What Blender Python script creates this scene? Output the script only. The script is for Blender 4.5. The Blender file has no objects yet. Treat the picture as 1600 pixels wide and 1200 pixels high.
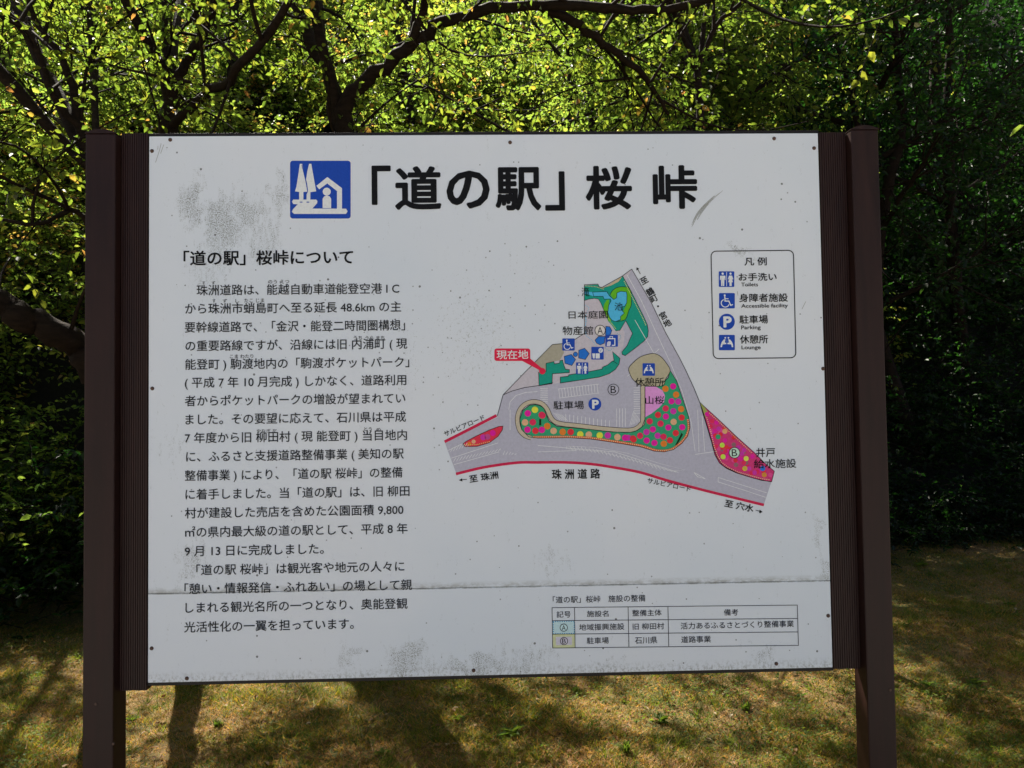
import bpy, math, random
import numpy as np
from mathutils import Vector, Matrix, Euler
from mathutils.geometry import tessellate_polygon

SC = bpy.context.scene
COL = SC.collection
random.seed(7)
RNG = np.random.default_rng(7)

# ------------------------------------------------------------------ camera
FPX, D0, EYE = 1202.0, 2.1, 1.6          # focal length in pixels of a 1600 px wide frame, distance to board, eye height
def nrm(v):
    v = np.array(v, float); return v / np.linalg.norm(v)
_xw = nrm((47790, -618, FPX)); _zw = np.array((-526., -35300., FPX)); _zw = nrm(_zw - _xw * np.dot(_zw, _xw))
_yw = np.cross(_zw, _xw)
RW = np.stack([_xw, _yw, _zw])            # rows: world axes in camera-cv coordinates -> maps cv vector to world
CAMP = np.array((0.0, -D0, EYE))
cd = bpy.data.cameras.new('camera'); cam = bpy.data.objects.new('camera', cd); COL.objects.link(cam)
cd.sensor_width = 36; cd.lens = 36 * FPX / 1600; cd.clip_end = 500; cd.clip_start = 0.05
_m = RW @ np.diag((1., -1., -1.))
cam.matrix_world = Matrix([[*_m[0], CAMP[0]], [*_m[1], CAMP[1]], [*_m[2], CAMP[2]], [0, 0, 0, 1]])
SC.camera = cam
def ray(px, py):
    return RW @ np.array((px - 800.0, py - 600.0, FPX))
def P(px, py, y=0.0):                     # point of the photograph on the upright plane at depth y -> (x, z)
    r = ray(px, py); t = (y - CAMP[1]) / r[1]
    return CAMP[0] + r[0] * t, CAMP[2] + r[2] * t
def W(px, py, D):                         # point at horizontal distance D beyond the camera
    x, z = P(px, py, D - D0); return np.array((x, D - D0, z))

# ------------------------------------------------------------------ light
SUN_EL, SUN_AZ = math.radians(54), math.radians(-24)     # azimuth from +y, negative = to the left
sdir = Vector((math.sin(SUN_AZ) * math.cos(SUN_EL), math.cos(SUN_AZ) * math.cos(SUN_EL), math.sin(SUN_EL)))
sl = bpy.data.lights.new('sun', 'SUN'); sl.energy = 5.0; sl.angle = math.radians(0.5); sl.color = (1.0, 0.93, 0.82)
so = bpy.data.objects.new('sun', sl); COL.objects.link(so); so.rotation_euler = sdir.to_track_quat('Z', 'Y').to_euler()
wd = bpy.data.worlds.new('World'); SC.world = wd; wd.use_nodes = True
nt = wd.node_tree; nt.nodes.clear()
sky = nt.nodes.new('ShaderNodeTexSky'); sky.sky_type = 'NISHITA'; sky.sun_disc = False
sky.sun_elevation = SUN_EL; sky.sun_rotation = SUN_AZ; sky.dust_density = 4.0; sky.ozone_density = 0.5; sky.air_density = 0.8
bg = nt.nodes.new('ShaderNodeBackground'); bg.inputs[1].default_value = 0.05
wo = nt.nodes.new('ShaderNodeOutputWorld')
nt.links.new(sky.outputs[0], bg.inputs[0]); nt.links.new(bg.outputs[0], wo.inputs[0])
SC.view_settings.view_transform = 'Standard'; SC.view_settings.look = 'None'
SC.view_settings.exposure = 1.72; SC.view_settings.gamma = 1.0; SC.view_settings.use_curve_mapping = False
SC.cycles.max_bounces = 6; SC.cycles.diffuse_bounces = 3; SC.cycles.transmission_bounces = 4

# ------------------------------------------------------------------ helpers
def mesh_np(name, V, F, mat, parent=None, tint=None, mats=None, midx=None, smooth=False):
    """F: list of (n, k) index arrays (k = 3 or 4)."""
    me = bpy.data.meshes.new(name); V = np.asarray(V, np.float32)
    F = [np.asarray(f, np.int32) for f in (F if isinstance(F, list) else [F])]
    tot = np.concatenate([np.full(len(f), f.shape[1], np.int32) for f in F]); idx = np.concatenate([f.ravel() for f in F])
    me.vertices.add(len(V)); me.vertices.foreach_set('co', V.ravel())
    me.loops.add(len(idx)); me.loops.foreach_set('vertex_index', idx)
    me.polygons.add(len(tot)); me.polygons.foreach_set('loop_start', np.concatenate([[0], np.cumsum(tot)[:-1]]).astype(np.int32))
    me.polygons.foreach_set('loop_total', tot)
    if midx is not None: me.polygons.foreach_set('material_index', np.asarray(midx, np.int32))
    if smooth: me.polygons.foreach_set('use_smooth', np.ones(len(tot), bool))
    me.update(calc_edges=True)
    if tint is not None:
        a = me.attributes.new('tint', 'FLOAT', 'POINT'); a.data.foreach_set('value', np.asarray(tint, np.float32))
    for m in (mats or [mat]): me.materials.append(m)
    o = bpy.data.objects.new(name, me); COL.objects.link(o)
    if parent is not None: o.parent = parent
    return o
def empty(name, loc, label, cat, group=None):
    o = bpy.data.objects.new(name, None); COL.objects.link(o); o.location = [float(c) for c in loc]; o.empty_display_size = 0.1
    o['label'] = label; o['category'] = cat
    if group: o['group'] = group
    return o
class Acc:                                # collects boxes, prisms and sheets for one mesh
    def __init__(s): s.v = []; s.f = []; s.m = []
    def add(s, vs, fs, m=0):
        b = len(s.v); s.v += [tuple(map(float, v)) for v in vs]; s.f += [tuple(i + b for i in f) for f in fs]; s.m += [m] * len(fs)
    def box(s, x0, x1, y0, y1, z0, z1, m=0):
        s.add([(x, y, z) for z in (z0, z1) for y in (y0, y1) for x in (x0, x1)],
              [(0, 2, 3, 1), (4, 5, 7, 6), (0, 1, 5, 4), (2, 6, 7, 3), (0, 4, 6, 2), (1, 3, 7, 5)], m)
    def build(s, name, mats, parent=None, bevel=0, smooth=False):
        me = bpy.data.meshes.new(name); me.from_pydata(s.v, [], s.f)
        for m in (mats if isinstance(mats, list) else [mats]): me.materials.append(m)
        me.polygons.foreach_set('material_index', s.m); me.update()
        if smooth: me.polygons.foreach_set('use_smooth', [True] * len(me.polygons))
        o = bpy.data.objects.new(name, me); COL.objects.link(o)
        if parent is not None: o.parent = parent
        if bevel:
            b = o.modifiers.new('bevel', 'BEVEL'); b.width = bevel; b.segments = 2; b.limit_method = 'ANGLE'
        return o

# ------------------------------------------------------------------ materials
def mat(name):
    m = bpy.data.materials.new(name); m.use_nodes = True
    return m, m.node_tree, m.node_tree.nodes['Principled BSDF']
def N(t, typ, **kw):
    n = t.nodes.new(typ)
    for k, v in kw.items():
        if k == 'inp':
            for a, b in v.items(): n.inputs[a].default_value = b
        else: setattr(n, k, v)
    return n
def ramp(t, stops, src, interp='LINEAR'):
    r = N(t, 'ShaderNodeValToRGB'); e = r.color_ramp.elements; r.color_ramp.interpolation = interp
    while len(e) < len(stops): e.new(0.5)
    for el, (p, c) in zip(e, stops): el.position = p; el.color = (*c, 1) if len(c) == 3 else c
    t.links.new(src, r.inputs[0]); return r.outputs[0]
def mathn(t, op, a, b=None, c=None, clamp=False):
    n = N(t, 'ShaderNodeMath', operation=op, use_clamp=clamp)
    for i, x in enumerate((a, b, c)):
        if x is None: continue
        if isinstance(x, (int, float)): n.inputs[i].default_value = x
        else: t.links.new(x, n.inputs[i])
    return n.outputs[0]
def mixc(t, f, a, b):
    n = N(t, 'ShaderNodeMix', data_type='RGBA')
    for i, x in ((0, f), (6, a), (7, b)):
        if isinstance(x, (int, float)): n.inputs[i].default_value = x
        elif isinstance(x, tuple): n.inputs[i].default_value = (*x, 1)
        else: t.links.new(x, n.inputs[i])
    return n.outputs[2]
def lin(c):
    c /= 255.0; return c / 12.92 if c <= 0.04045 else ((c + 0.055) / 1.055) ** 2.4
WHITE = 0.84
def alb(r, g, b):                         # ink colour: its ratio to the white of the board
    w = lin(171); return tuple(min(0.85, max(.008, lin(x) / w * WHITE - .012)) for x in (r, g, b))

def leaf_mat(name, stops, trans, tr_amt=0.5, rough=0.42, spec=0.45):
    m, t, p = mat(name)
    at = N(t, 'ShaderNodeAttribute', attribute_name='tint')
    c = ramp(t, stops, at.outputs['Fac'])
    p.inputs['Roughness'].default_value = rough; p.inputs['Specular IOR Level'].default_value = spec
    t.links.new(c, p.inputs['Base Color'])
    tr = N(t, 'ShaderNodeBsdfTranslucent'); ct = ramp(t, [(s[0], tuple(min(1, a * k) for a, k in zip(s[1], trans))) for s in stops], at.outputs['Fac'])
    t.links.new(ct, tr.inputs[0])
    mx = N(t, 'ShaderNodeMixShader'); mx.inputs[0].default_value = tr_amt
    t.links.new(p.outputs[0], mx.inputs[1]); t.links.new(tr.outputs[0], mx.inputs[2])
    t.links.new(mx.outputs[0], t.nodes['Material Output'].inputs[0])
    return m
M_LEAF = leaf_mat('thicket_leaf', [(0, (.014, .027, .007)), (.3, (.028, .045, .008)), (.6, (.048, .064, .011)), (.88, (.08, .08, .014)), (.94, (.10, .055, .015)), (.98, (.13, .07, .03)), (1, (.18, .13, .07))], (6.2, 6.6, 4.6), .56, .5, .2)
M_CHERRY = leaf_mat('cherry_leaf', [(0, (.02, .036, .007)), (.5, (.038, .055, .008)), (.88, (.07, .07, .01)), (.955, (.1, .07, .014)), (1, (.12, .05, .02))], (5.0, 5.3, 3.2), .56, .45, .25)
M_DARK = leaf_mat('evergreen_and_shade_leaf', [(0, (.006, .014, .005)), (.6, (.012, .026, .007)), (.95, (.025, .04, .01)), (1, (.05, .05, .02))], (2.5, 4.5, 1.5), .35, .5, .25)  # dark evergreen green; on the undergrowth it puts shade into the leaf colour
M_GRASS = leaf_mat('grass_blade', [(0, (.33, .19, .09)), (.12, (.06, .03, .012)), (.25, (.34, .19, .05)), (.42, (.24, .165, .02)), (.53, (.04, .045, .008)), (.64, (.16, .17, .018)), (.82, (.08, .13, .012)), (1, (.03, .06, .008))], (2.1, 1.95, 1.3), .42, .6, .2)
M_WEED = leaf_mat('weed_leaf', [(0, (.04, .07, .012)), (1, (.085, .105, .018))], (3.2, 3.4, 1.6), .4, .6, .15)
M_DEAD = leaf_mat('dead_leaf', [(0, (.22, .13, .06)), (.5, (.16, .08, .03)), (1, (.32, .26, .16))], (1.5, 1.3, 1.), .25, .6, .2)

def bark_mat(name, a, b):
    m, t, p = mat(name); tc = N(t, 'ShaderNodeTexCoord')
    mp = N(t, 'ShaderNodeMapping', inp={'Scale': (9, 9, 30)}); t.links.new(tc.outputs['Object'], mp.inputs[0])
    n = N(t, 'ShaderNodeTexNoise', inp={'Scale': 1.6, 'Detail': 8.0, 'Roughness': .65}); t.links.new(mp.outputs[0], n.inputs[0])
    c = ramp(t, [(.3, a), (.62, b), (.75, tuple(x * 1.9 for x in b))], n.outputs[0]); t.links.new(c, p.inputs['Base Color'])
    bm = N(t, 'ShaderNodeBump', inp={'Strength': .7, 'Distance': .012}); t.links.new(n.outputs[0], bm.inputs['Height']); t.links.new(bm.outputs[0], p.inputs['Normal'])
    p.inputs['Roughness'].default_value = .85; p.inputs['Specular IOR Level'].default_value = .1; return m
M_BARK = bark_mat('cherry_bark', (.008, .005, .0035), (.022, .014, .009))
M_BARK2 = bark_mat('forest_bark', (.010, .007, .005), (.03, .023, .016))

m, t, p = mat('soil'); M_SOIL = m
tc = N(t, 'ShaderNodeTexCoord')
n1 = N(t, 'ShaderNodeTexNoise', inp={'Scale': 1.4, 'Detail': 6.0, 'Roughness': .6}); n2 = N(t, 'ShaderNodeTexNoise', inp={'Scale': 26.0, 'Detail': 10.0, 'Roughness': .7})
for n in (n1, n2): t.links.new(tc.outputs['Object'], n.inputs[0])
sx = N(t, 'ShaderNodeSeparateXYZ'); t.links.new(tc.outputs['Object'], sx.inputs[0])
moss = ramp(t, [(.32, (.05, .03, .014)), (.44, (.24, .15, .06)), (.54, (.10, .07, .025)), (.66, (.32, .21, .10))], n2.outputs[0])
grn = ramp(t, [(.3, (.04, .05, .018)), (.6, (.085, .095, .025)), (.8, (.12, .11, .04))], n2.outputs[0])
base = mixc(t, ramp(t, [(.42, (0, 0, 0)), (.6, (1, 1, 1))], n1.outputs[0]), moss, grn)
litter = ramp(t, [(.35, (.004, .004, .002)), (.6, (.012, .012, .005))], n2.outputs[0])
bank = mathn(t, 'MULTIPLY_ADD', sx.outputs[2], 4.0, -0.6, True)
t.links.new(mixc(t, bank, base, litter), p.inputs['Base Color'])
bm = N(t, 'ShaderNodeBump', inp={'Strength': .9, 'Distance': .03}); t.links.new(n2.outputs[0], bm.inputs['Height']); t.links.new(bm.outputs[0], p.inputs['Normal'])
p.inputs['Roughness'].default_value = .9; p.inputs['Specular IOR Level'].default_value = .2

def ink(name, rgb, rough=.5):
    m, t, p = mat(name); tc = N(t, 'ShaderNodeTexCoord')
    n = N(t, 'ShaderNodeTexNoise', inp={'Scale': 140.0, 'Detail': 4.0, 'Roughness': .7}); t.links.new(tc.outputs['Object'], n.inputs[0])
    a = alb(*rgb)
    c = ramp(t, [(.3, tuple(x * .88 for x in a)), (.55, a), (.8, tuple(min(.85, x * 1.06 + .012) for x in a))], n.outputs[0])
    t.links.new(c, p.inputs['Base Color']); p.inputs['Roughness'].default_value = rough; p.inputs['Specular IOR Level'].default_value = .12
    return m
_inks = {}
def I(rgb):
    if rgb not in _inks: _inks[rgb] = ink('ink_%d_%d_%d' % rgb, rgb)
    return _inks[rgb]

# the board's painted white sheet: grime, algae and specks
def sheet_mat():
    m, t, p = mat('white_sheet'); tc = N(t, 'ShaderNodeTexCoord'); O = tc.outputs['Object']
    wn = N(t, 'ShaderNodeTexNoise', inp={'Scale': 14.0, 'Detail': 5.0, 'Roughness': .65}); t.links.new(O, wn.inputs[0])
    ws = N(t, 'ShaderNodeVectorMath', operation='MULTIPLY_ADD'); ws.inputs[1].default_value = (.16, 0, .2); ws.inputs[2].default_value = (-.08, 0, -.1); t.links.new(wn.outputs[1], ws.inputs[0])
    wa = N(t, 'ShaderNodeVectorMath', operation='ADD'); t.links.new(O, wa.inputs[0]); t.links.new(ws.outputs[0], wa.inputs[1]); WO = wa.outputs[0]
    def blob(px, py, rx, ry, k):
        x, z = P(px, py); x2, z2 = P(px + rx, py + ry)
        a = N(t, 'ShaderNodeVectorMath', operation='SUBTRACT'); a.inputs[1].default_value = (x, 0, z); t.links.new(WO, a.inputs[0])
        b = N(t, 'ShaderNodeVectorMath', operation='MULTIPLY'); b.inputs[1].default_value = (1 / (x2 - x), 0, 1 / (z - z2)); t.links.new(a.outputs[0], b.inputs[0])
        l = N(t, 'ShaderNodeVectorMath', operation='LENGTH'); t.links.new(b.outputs[0], l.inputs[0])
        mr = N(t, 'ShaderNodeMapRange', interpolation_type='SMOOTHSTEP', inp={1: 1.0, 2: 0.1, 3: 0.0, 4: k}); t.links.new(l.outputs[1], mr.inputs[0])
        return mr.outputs[0]
    def noise(scale, det, rough, dist=0):
        mp = N(t, 'ShaderNodeMapping', inp={'Scale': scale}); t.links.new(O, mp.inputs[0])
        n = N(t, 'ShaderNodeTexNoise', inp={'Scale': 1.0, 'Detail': det, 'Roughness': rough, 'Distortion': dist}); t.links.new(mp.outputs[0], n.inputs[0]); return n.outputs[0]
    heavy = [(300, 318, 34, 60, .8), (345, 360, 42, 72, .9), (385, 330, 44, 60, .7), (436, 305, 22, 62, .55), (410, 375, 60, 60, .45), (330, 430, 60, 80, .35), (1160, 393, 45, 14, .6),
             (545, 1030, 34, 28, .55), (640, 1030, 60, 34, .7), (740, 1040, 120, 26, .6), (820, 1030, 80, 28, .5), (300, 880, 44, 44, .5), (1280, 830, 16, 50, .5), (1290, 890, 30, 30, .5),
             (1195, 1022, 40, 24, .5), (950, 1042, 60, 12, .35), (860, 880, 60, 40, .3), (270, 700, 44, 60, .2)]
    fine = [(740, 520, 170, 230, .75), (830, 420, 120, 110, .6), (640, 560, 50, 200, .7), (760, 640, 120, 90, .35), (1250, 820, 60, 100, .35), (480, 500, 260, 120, .3), (950, 850, 400, 80, .25)]
    hs = blob(*heavy[0])
    for h in heavy[1:]: hs = mathn(t, 'MAXIMUM', hs, blob(*h))
    fs = blob(*fine[0])
    for h in fine[1:]: fs = mathn(t, 'MAXIMUM', fs, blob(*h))
    streak = noise((70, 1, 17), 6, .7, .3); grain = noise((330, 1, 330), 3, .7); mid = noise((120, 1, 90), 5, .72)
    hm = mathn(t, 'ADD', mathn(t, 'MULTIPLY', streak, .55), mathn(t, 'MULTIPLY', mid, .45))
    hm = mathn(t, 'ADD', hm, mathn(t, 'MULTIPLY_ADD', hs, .36, -.57)); hm = mathn(t, 'MULTIPLY', hm, 5.0, None, True)
    hm = mathn(t, 'MULTIPLY', hm, mathn(t, 'MULTIPLY_ADD', grain, 8.0, -3.7, True))
    gm = mathn(t, 'ADD', mathn(t, 'MULTIPLY', mid, .6), mathn(t, 'MULTIPLY', grain, .4))
    gm = mathn(t, 'ADD', gm, mathn(t, 'MULTIPLY_ADD', fs, .20, -.69)); gm = mathn(t, 'MULTIPLY', gm, 14.0, None, True)
    vo = N(t, 'ShaderNodeTexVoronoi', inp={'Scale': 27.0}); t.links.new(O, vo.inputs[0])
    vs = N(t, 'ShaderNodeSeparateColor'); t.links.new(vo.outputs['Color'], vs.inputs[0])
    sp = mathn(t, 'MULTIPLY', mathn(t, 'LESS_THAN', vo.outputs['Distance'], mathn(t, 'MULTIPLY', vs.outputs[1], .085)), mathn(t, 'GREATER_THAN', vs.outputs[0], .55))
    vo2 = N(t, 'ShaderNodeTexVoronoi', inp={'Scale': 75.0}); t.links.new(O, vo2.inputs[0]); vs2 = N(t, 'ShaderNodeSeparateColor'); t.links.new(vo2.outputs['Color'], vs2.inputs[0])
    sp2 = mathn(t, 'MULTIPLY', mathn(t, 'LESS_THAN', vo2.outputs['Distance'], mathn(t, 'MULTIPLY', vs2.outputs[1], .16)), mathn(t, 'GREATER_THAN', mathn(t, 'ADD', vs2.outputs[0], mathn(t, 'MULTIPLY', mathn(t, 'MAXIMUM', fs, hs), .42)), .93))
    sp = mathn(t, 'MAXIMUM', sp, mathn(t, 'MULTIPLY', sp2, .75))
    # grime gathered along the seam and the edges
    sz = N(t, 'ShaderNodeSeparateXYZ'); t.links.new(O, sz.inputs[0])
    zs = P(760, 917)[1]
    ab = mathn(t, 'SUBTRACT', sz.outputs[2], zs)
    sm = mathn(t, 'MULTIPLY', mathn(t, 'MULTIPLY_ADD', ab, -60.0, 1.0, True), mathn(t, 'GREATER_THAN', ab, -.004))
    sm = mathn(t, 'MULTIPLY', sm, mathn(t, 'MULTIPLY_ADD', noise((26, 1, 60), 6, .75), 5.0, -1.95, True))
    zb = P(760, 1052)[1]
    eb = mathn(t, 'MULTIPLY', mathn(t, 'MULTIPLY_ADD', mathn(t, 'SUBTRACT', sz.outputs[2], zb), -40.0, 1.0, True), mathn(t, 'MULTIPLY_ADD', mid, 5.0, -2.3, True))
    broad = noise((1.7, 1, 1.4), 3, .5)
    w = ramp(t, [(.3, (WHITE * .86, WHITE * .92, WHITE * 1.0)), (.55, (WHITE * .92, WHITE * .955, WHITE * 1.02)), (.8, (WHITE * .95, WHITE * .96, WHITE * .99))], broad)
    c = mixc(t, mathn(t, 'MULTIPLY', hm, .85), w, (.11, .11, .075))
    c = mixc(t, mathn(t, 'MULTIPLY', gm, .62), c, (.2, .2, .15))
    c = mixc(t, mathn(t, 'MULTIPLY', mathn(t, 'MAXIMUM', sm, eb), .62), c, (.17, .16, .11))
    c = mixc(t, mathn(t, 'MULTIPLY', sp, .8), c, (.05, .05, .045))
    t.links.new(c, p.inputs['Base Color']); p.inputs['Roughness'].default_value = .33; p.inputs['Specular IOR Level'].default_value = .4
    t.links.new(mathn(t, 'MULTIPLY_ADD', mid, .3, .2), p.inputs['Roughness'])
    return m
M_SHEET = sheet_mat()

def metal_paint(name, a, b):
    m, t, p = mat(name); tc = N(t, 'ShaderNodeTexCoord')
    mp = N(t, 'ShaderNodeMapping', inp={'Scale': (30, 30, 3)}); t.links.new(tc.outputs['Object'], mp.inputs[0])
    n = N(t, 'ShaderNodeTexNoise', inp={'Scale': 1.0, 'Detail': 7.0, 'Roughness': .65}); t.links.new(mp.outputs[0], n.inputs[0])
    sn = N(t, 'ShaderNodeTexNoise', inp={'Scale': 1.0, 'Detail': 9.0, 'Roughness': .75}); sm_ = N(t, 'ShaderNodeMapping', inp={'Scale': (160, 160, 7)}); t.links.new(tc.outputs['Object'], sm_.inputs[0]); t.links.new(sm_.outputs[0], sn.inputs[0])
    sf = N(t, 'ShaderNodeTexNoise', inp={'Scale': 60.0, 'Detail': 6.0, 'Roughness': .8}); t.links.new(tc.outputs['Object'], sf.inputs[0])
    dust = mathn(t, 'MULTIPLY_ADD', mathn(t, 'MAXIMUM', sn.outputs[0], sf.outputs[0]), 5.0, -3.0, True)
    t.links.new(mixc(t, mathn(t, 'MULTIPLY', dust, .5), ramp(t, [(.3, a), (.7, b)], n.outputs[0]), tuple(x * 2.2 + .004 for x in b)), p.inputs['Base Color'])
    t.links.new(mathn(t, 'MULTIPLY_ADD', n.outputs[0], .3, .3), p.inputs['Roughness']); p.inputs['Specular IOR Level'].default_value = .25
    return m
M_POST = metal_paint('brown_paint', (.015, .0055, .0045), (.030, .0115, .0095))
M_RIB = metal_paint('brown_ribbed', (.019, .008, .007), (.037, .0165, .014))
M_BLACK = metal_paint('dark_gap', (.01, .008, .008), (.02, .015, .014))
M_SCREW = metal_paint('rusty_screw', (.03, .02, .016), (.13, .07, .05))

# ------------------------------------------------------------------ terrain
def toe(x): return 4.9 + 0.33 * np.clip(x, -9, 9) + 0.12 * np.sin(1.7 * x)
def zt(x, y):
    x = np.asarray(x, float); y = np.asarray(y, float)
    g = .025 * np.sin(1.9 * x + .7 * y) + .02 * np.sin(.8 * x - 2.3 * y) + .012 * np.sin(5.1 * x + 3.7 * y)
    d = y - toe(x)
    b = np.where(d > 0, (np.sqrt(d * d + .16) - .4) * 0.98, 0) + np.clip(d, 0, 1) * (.12 * np.sin(1.3 * x + y) + .16 * np.sin(2.7 * y + .5 * x) * np.sin(1.1 * x))
    return g * (y > -30) + np.minimum(b, 24 + .02 * d)
def grid(xs, ys, name, mat_, kind, label=None):
    X, Y = np.meshgrid(xs, ys); V = np.stack([X, Y, zt(X, Y)], -1).reshape(-1, 3)
    nx, ny = len(xs), len(ys); i = np.arange((ny - 1) * (nx - 1)); r, c = i // (nx - 1), i % (nx - 1); a = r * nx + c
    return mesh_np(name, V, np.stack([a, a + 1, a + nx + 1, a + nx], -1), mat_, smooth=True)
xs = np.concatenate([np.linspace(-200, -22, 10), np.linspace(-20, 20, 200), np.linspace(22, 200, 10)])
ys = np.concatenate([np.linspace(-200, -8, 12), np.linspace(-6, 30, 220), np.linspace(34, 200, 10)])
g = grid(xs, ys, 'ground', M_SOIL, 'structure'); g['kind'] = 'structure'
m, t, p = mat('bounce_paving'); tc = N(t, 'ShaderNodeTexCoord'); n1 = N(t, 'ShaderNodeTexNoise', inp={'Scale': 30.0, 'Detail': 8.0}); t.links.new(tc.outputs['Object'], n1.inputs[0])
t.links.new(ramp(t, [(.3, (.21, .20, .185)), (.7, (.30, .29, .27))], n1.outputs[0]), p.inputs['Base Color']); p.inputs['Roughness'].default_value = .85
a = Acc(); a.box(-60, 60, -70, -.75, -.5, .08); o = a.build('bounce_pavement', m, bevel=.01); o['kind'] = 'structure'  # out of view; added close to the board to bounce sunlight onto it

# ------------------------------------------------------------------ the information board
sign = empty('information_board', (0, 0, 0), 'large weathered white park information board with a map between two dark brown posts', 'sign')
x0, ztop = P(233, 213); x1, _ = P(1278, 208); _, zbot = P(232, 1067); x1b, _ = P(1301, 1043); x1 = (x1 + x1b) / 2
zseam = P(234, 928)[1]
TH = .004
def sheet(name, za, zb):
    a = Acc(); a.box(x0, x1, 0, TH, za, zb); return a.build(name, M_SHEET, sign, bevel=.0012)
upper = sheet('upper_sheet', zseam + .0006, ztop); lower = sheet('lower_sheet', zbot, zseam - .0002)
a = Acc(); a.box(x0 + .004, x1 - .004, TH + .001, .028, zbot + .004, ztop - .004); a.build('backing_board', M_BLACK, sign)
a = Acc(); a.box(x0 - .004, x1 + .004, .0045, .034, ztop - .003, ztop + .010); a.build('top_rail', M_BLACK, sign, bevel=.001)
a = Acc(); a.box(x0 - .004, x1 + .004, .0045, .034, zbot - .010, zbot + .003); a.build('bottom_rail', M_BLACK, sign, bevel=.001)
# posts (front plane at y=-0.03) with shallow arched caps
YF, YB = -.03, .045
def post(pa, pb, pyt):
    xa, _ = P(pa, 600, YF); xb, _ = P(pb, 600, YF); _, zt_ = P((pa + pb) / 2, pyt, YF)
    a = Acc(); a.box(xa, xb, YF, YB, -.25, zt_ - .012); o = a.build('post', M_POST, sign, bevel=.004)
    c = Acc(); n = 8; xs_ = np.linspace(xa - .001, xb + .001, n + 1)
    prof = [(x, zt_ - .010 + .010 * (1 - ((x - (xa + xb) / 2) / ((xb - xa) / 2 + .0011)) ** 2)) for x in xs_]
    pts = [(xs_[0], zt_ - .0119)] + prof + [(xs_[-1], zt_ - .0119)]
    k = len(pts); vs = [(x, YF - .001, z) for x, z in pts] + [(x, YB + .001, z) for x, z in pts]
    c.add(vs, [tuple(range(k)), tuple(reversed(range(k, 2 * k)))] + [(i, i + k, (i + 1) % k + k, (i + 1) % k) for i in range(k)])
    c.build('post_cap', M_POST, o); return xa, xb, o
la, lb, postl = post(131, 178.5, 201.5)
ra, rb, postr = post(1341.5, 1384.5, 195.5)
for px, py, oo in ((150, 1100, postl), (1391, 1078, postr), (177, 1162, postl)):
    xx, zz = P(px, py, YF); a = Acc(); r = .0035
    a.add([(xx + r * math.cos(k * math.pi / 4), YF - .002, zz + r * math.sin(k * math.pi / 4)) for k in range(8)] + [(xx + 1.2 * r * math.cos(k * math.pi / 4), YF + .001, zz + 1.2 * r * math.sin(k * math.pi / 4)) for k in range(8)],
          [tuple(reversed(range(8)))] + [(k, (k + 1) % 8, (k + 1) % 8 + 8, k + 8) for k in range(8)])
    a.build('rivet', M_SCREW, oo)
# ribbed infill strips
def strip(xa, xb, za, zb, nr):
    a = Acc(); w = (xb - xa) / nr; pts = []
    for i in range(nr):
        X = xa + i * w; pts += [(X, .002), (X + .16 * w, -.0006), (X + .80 * w, -.0006), (X + .94 * w, .002)]
    pts.append((xb, .002)); k = len(pts)
    vs = [(x, y, z) for z in (za, zb) for x, y in pts] + [(x, .03, z) for z in (za, zb) for x in (xa, xb)]
    fs = [(i, i + 1, i + 1 + k, i + k) for i in range(k - 1)]
    q = 2 * k
    fs += [(q, 0, k, q + 2), (k - 1, q + 1, q + 3, 2 * k - 1), (q + 1, q, q + 2, q + 3), tuple([q, q + 1] + list(reversed(range(k)))), tuple([q + 3, q + 2] + list(range(k, 2 * k)))]
    a.add(vs, fs); return a.build('ribbed_strip', M_RIB, sign)
strip(lb + .002, x0 - .003, P(210, 1079)[1], P(210, 208)[1], 12)
strip(x1 + .003, ra - .002, P(1325, 1045)[1], P(1300, 207)[1], 12)
# screws
scr = None
for px, py in ((266, 218.5), (237.5, 236), (797, 222.5), (1209.5, 216.5), (1272, 231.5), (238, 607), (1286, 576), (1294, 962), (237, 1013), (292, 1060), (740, 1047.5), (1213, 1037)):
    xx, zz = P(px, py); par = upper if zz > zseam else lower
    if scr is None:
        a = Acc(); r = .0054; rings = []
        vs = [(0, -.0042, 0)]
        for rr, yy in ((.45, -.0038), (.85, -.0022), (1, .0002)):
            vs += [(r * rr * math.cos(k * math.pi / 5), yy, r * rr * math.sin(k * math.pi / 5)) for k in range(10)]
        fs = [(0, 1 + (k + 1) % 10, 1 + k) for k in range(10)]
        for g_ in (0, 10): fs += [(1 + g_ + k, 1 + g_ + (k + 1) % 10, 11 + g_ + (k + 1) % 10, 11 + g_ + k) for k in range(10)]
        a.add(vs, fs); scr = a.build('screw', M_SCREW, None, smooth=True); o = scr
    else:
        o = scr.copy(); COL.objects.link(o)
    o.parent = par; o.location = (xx, 0, zz)

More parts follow.
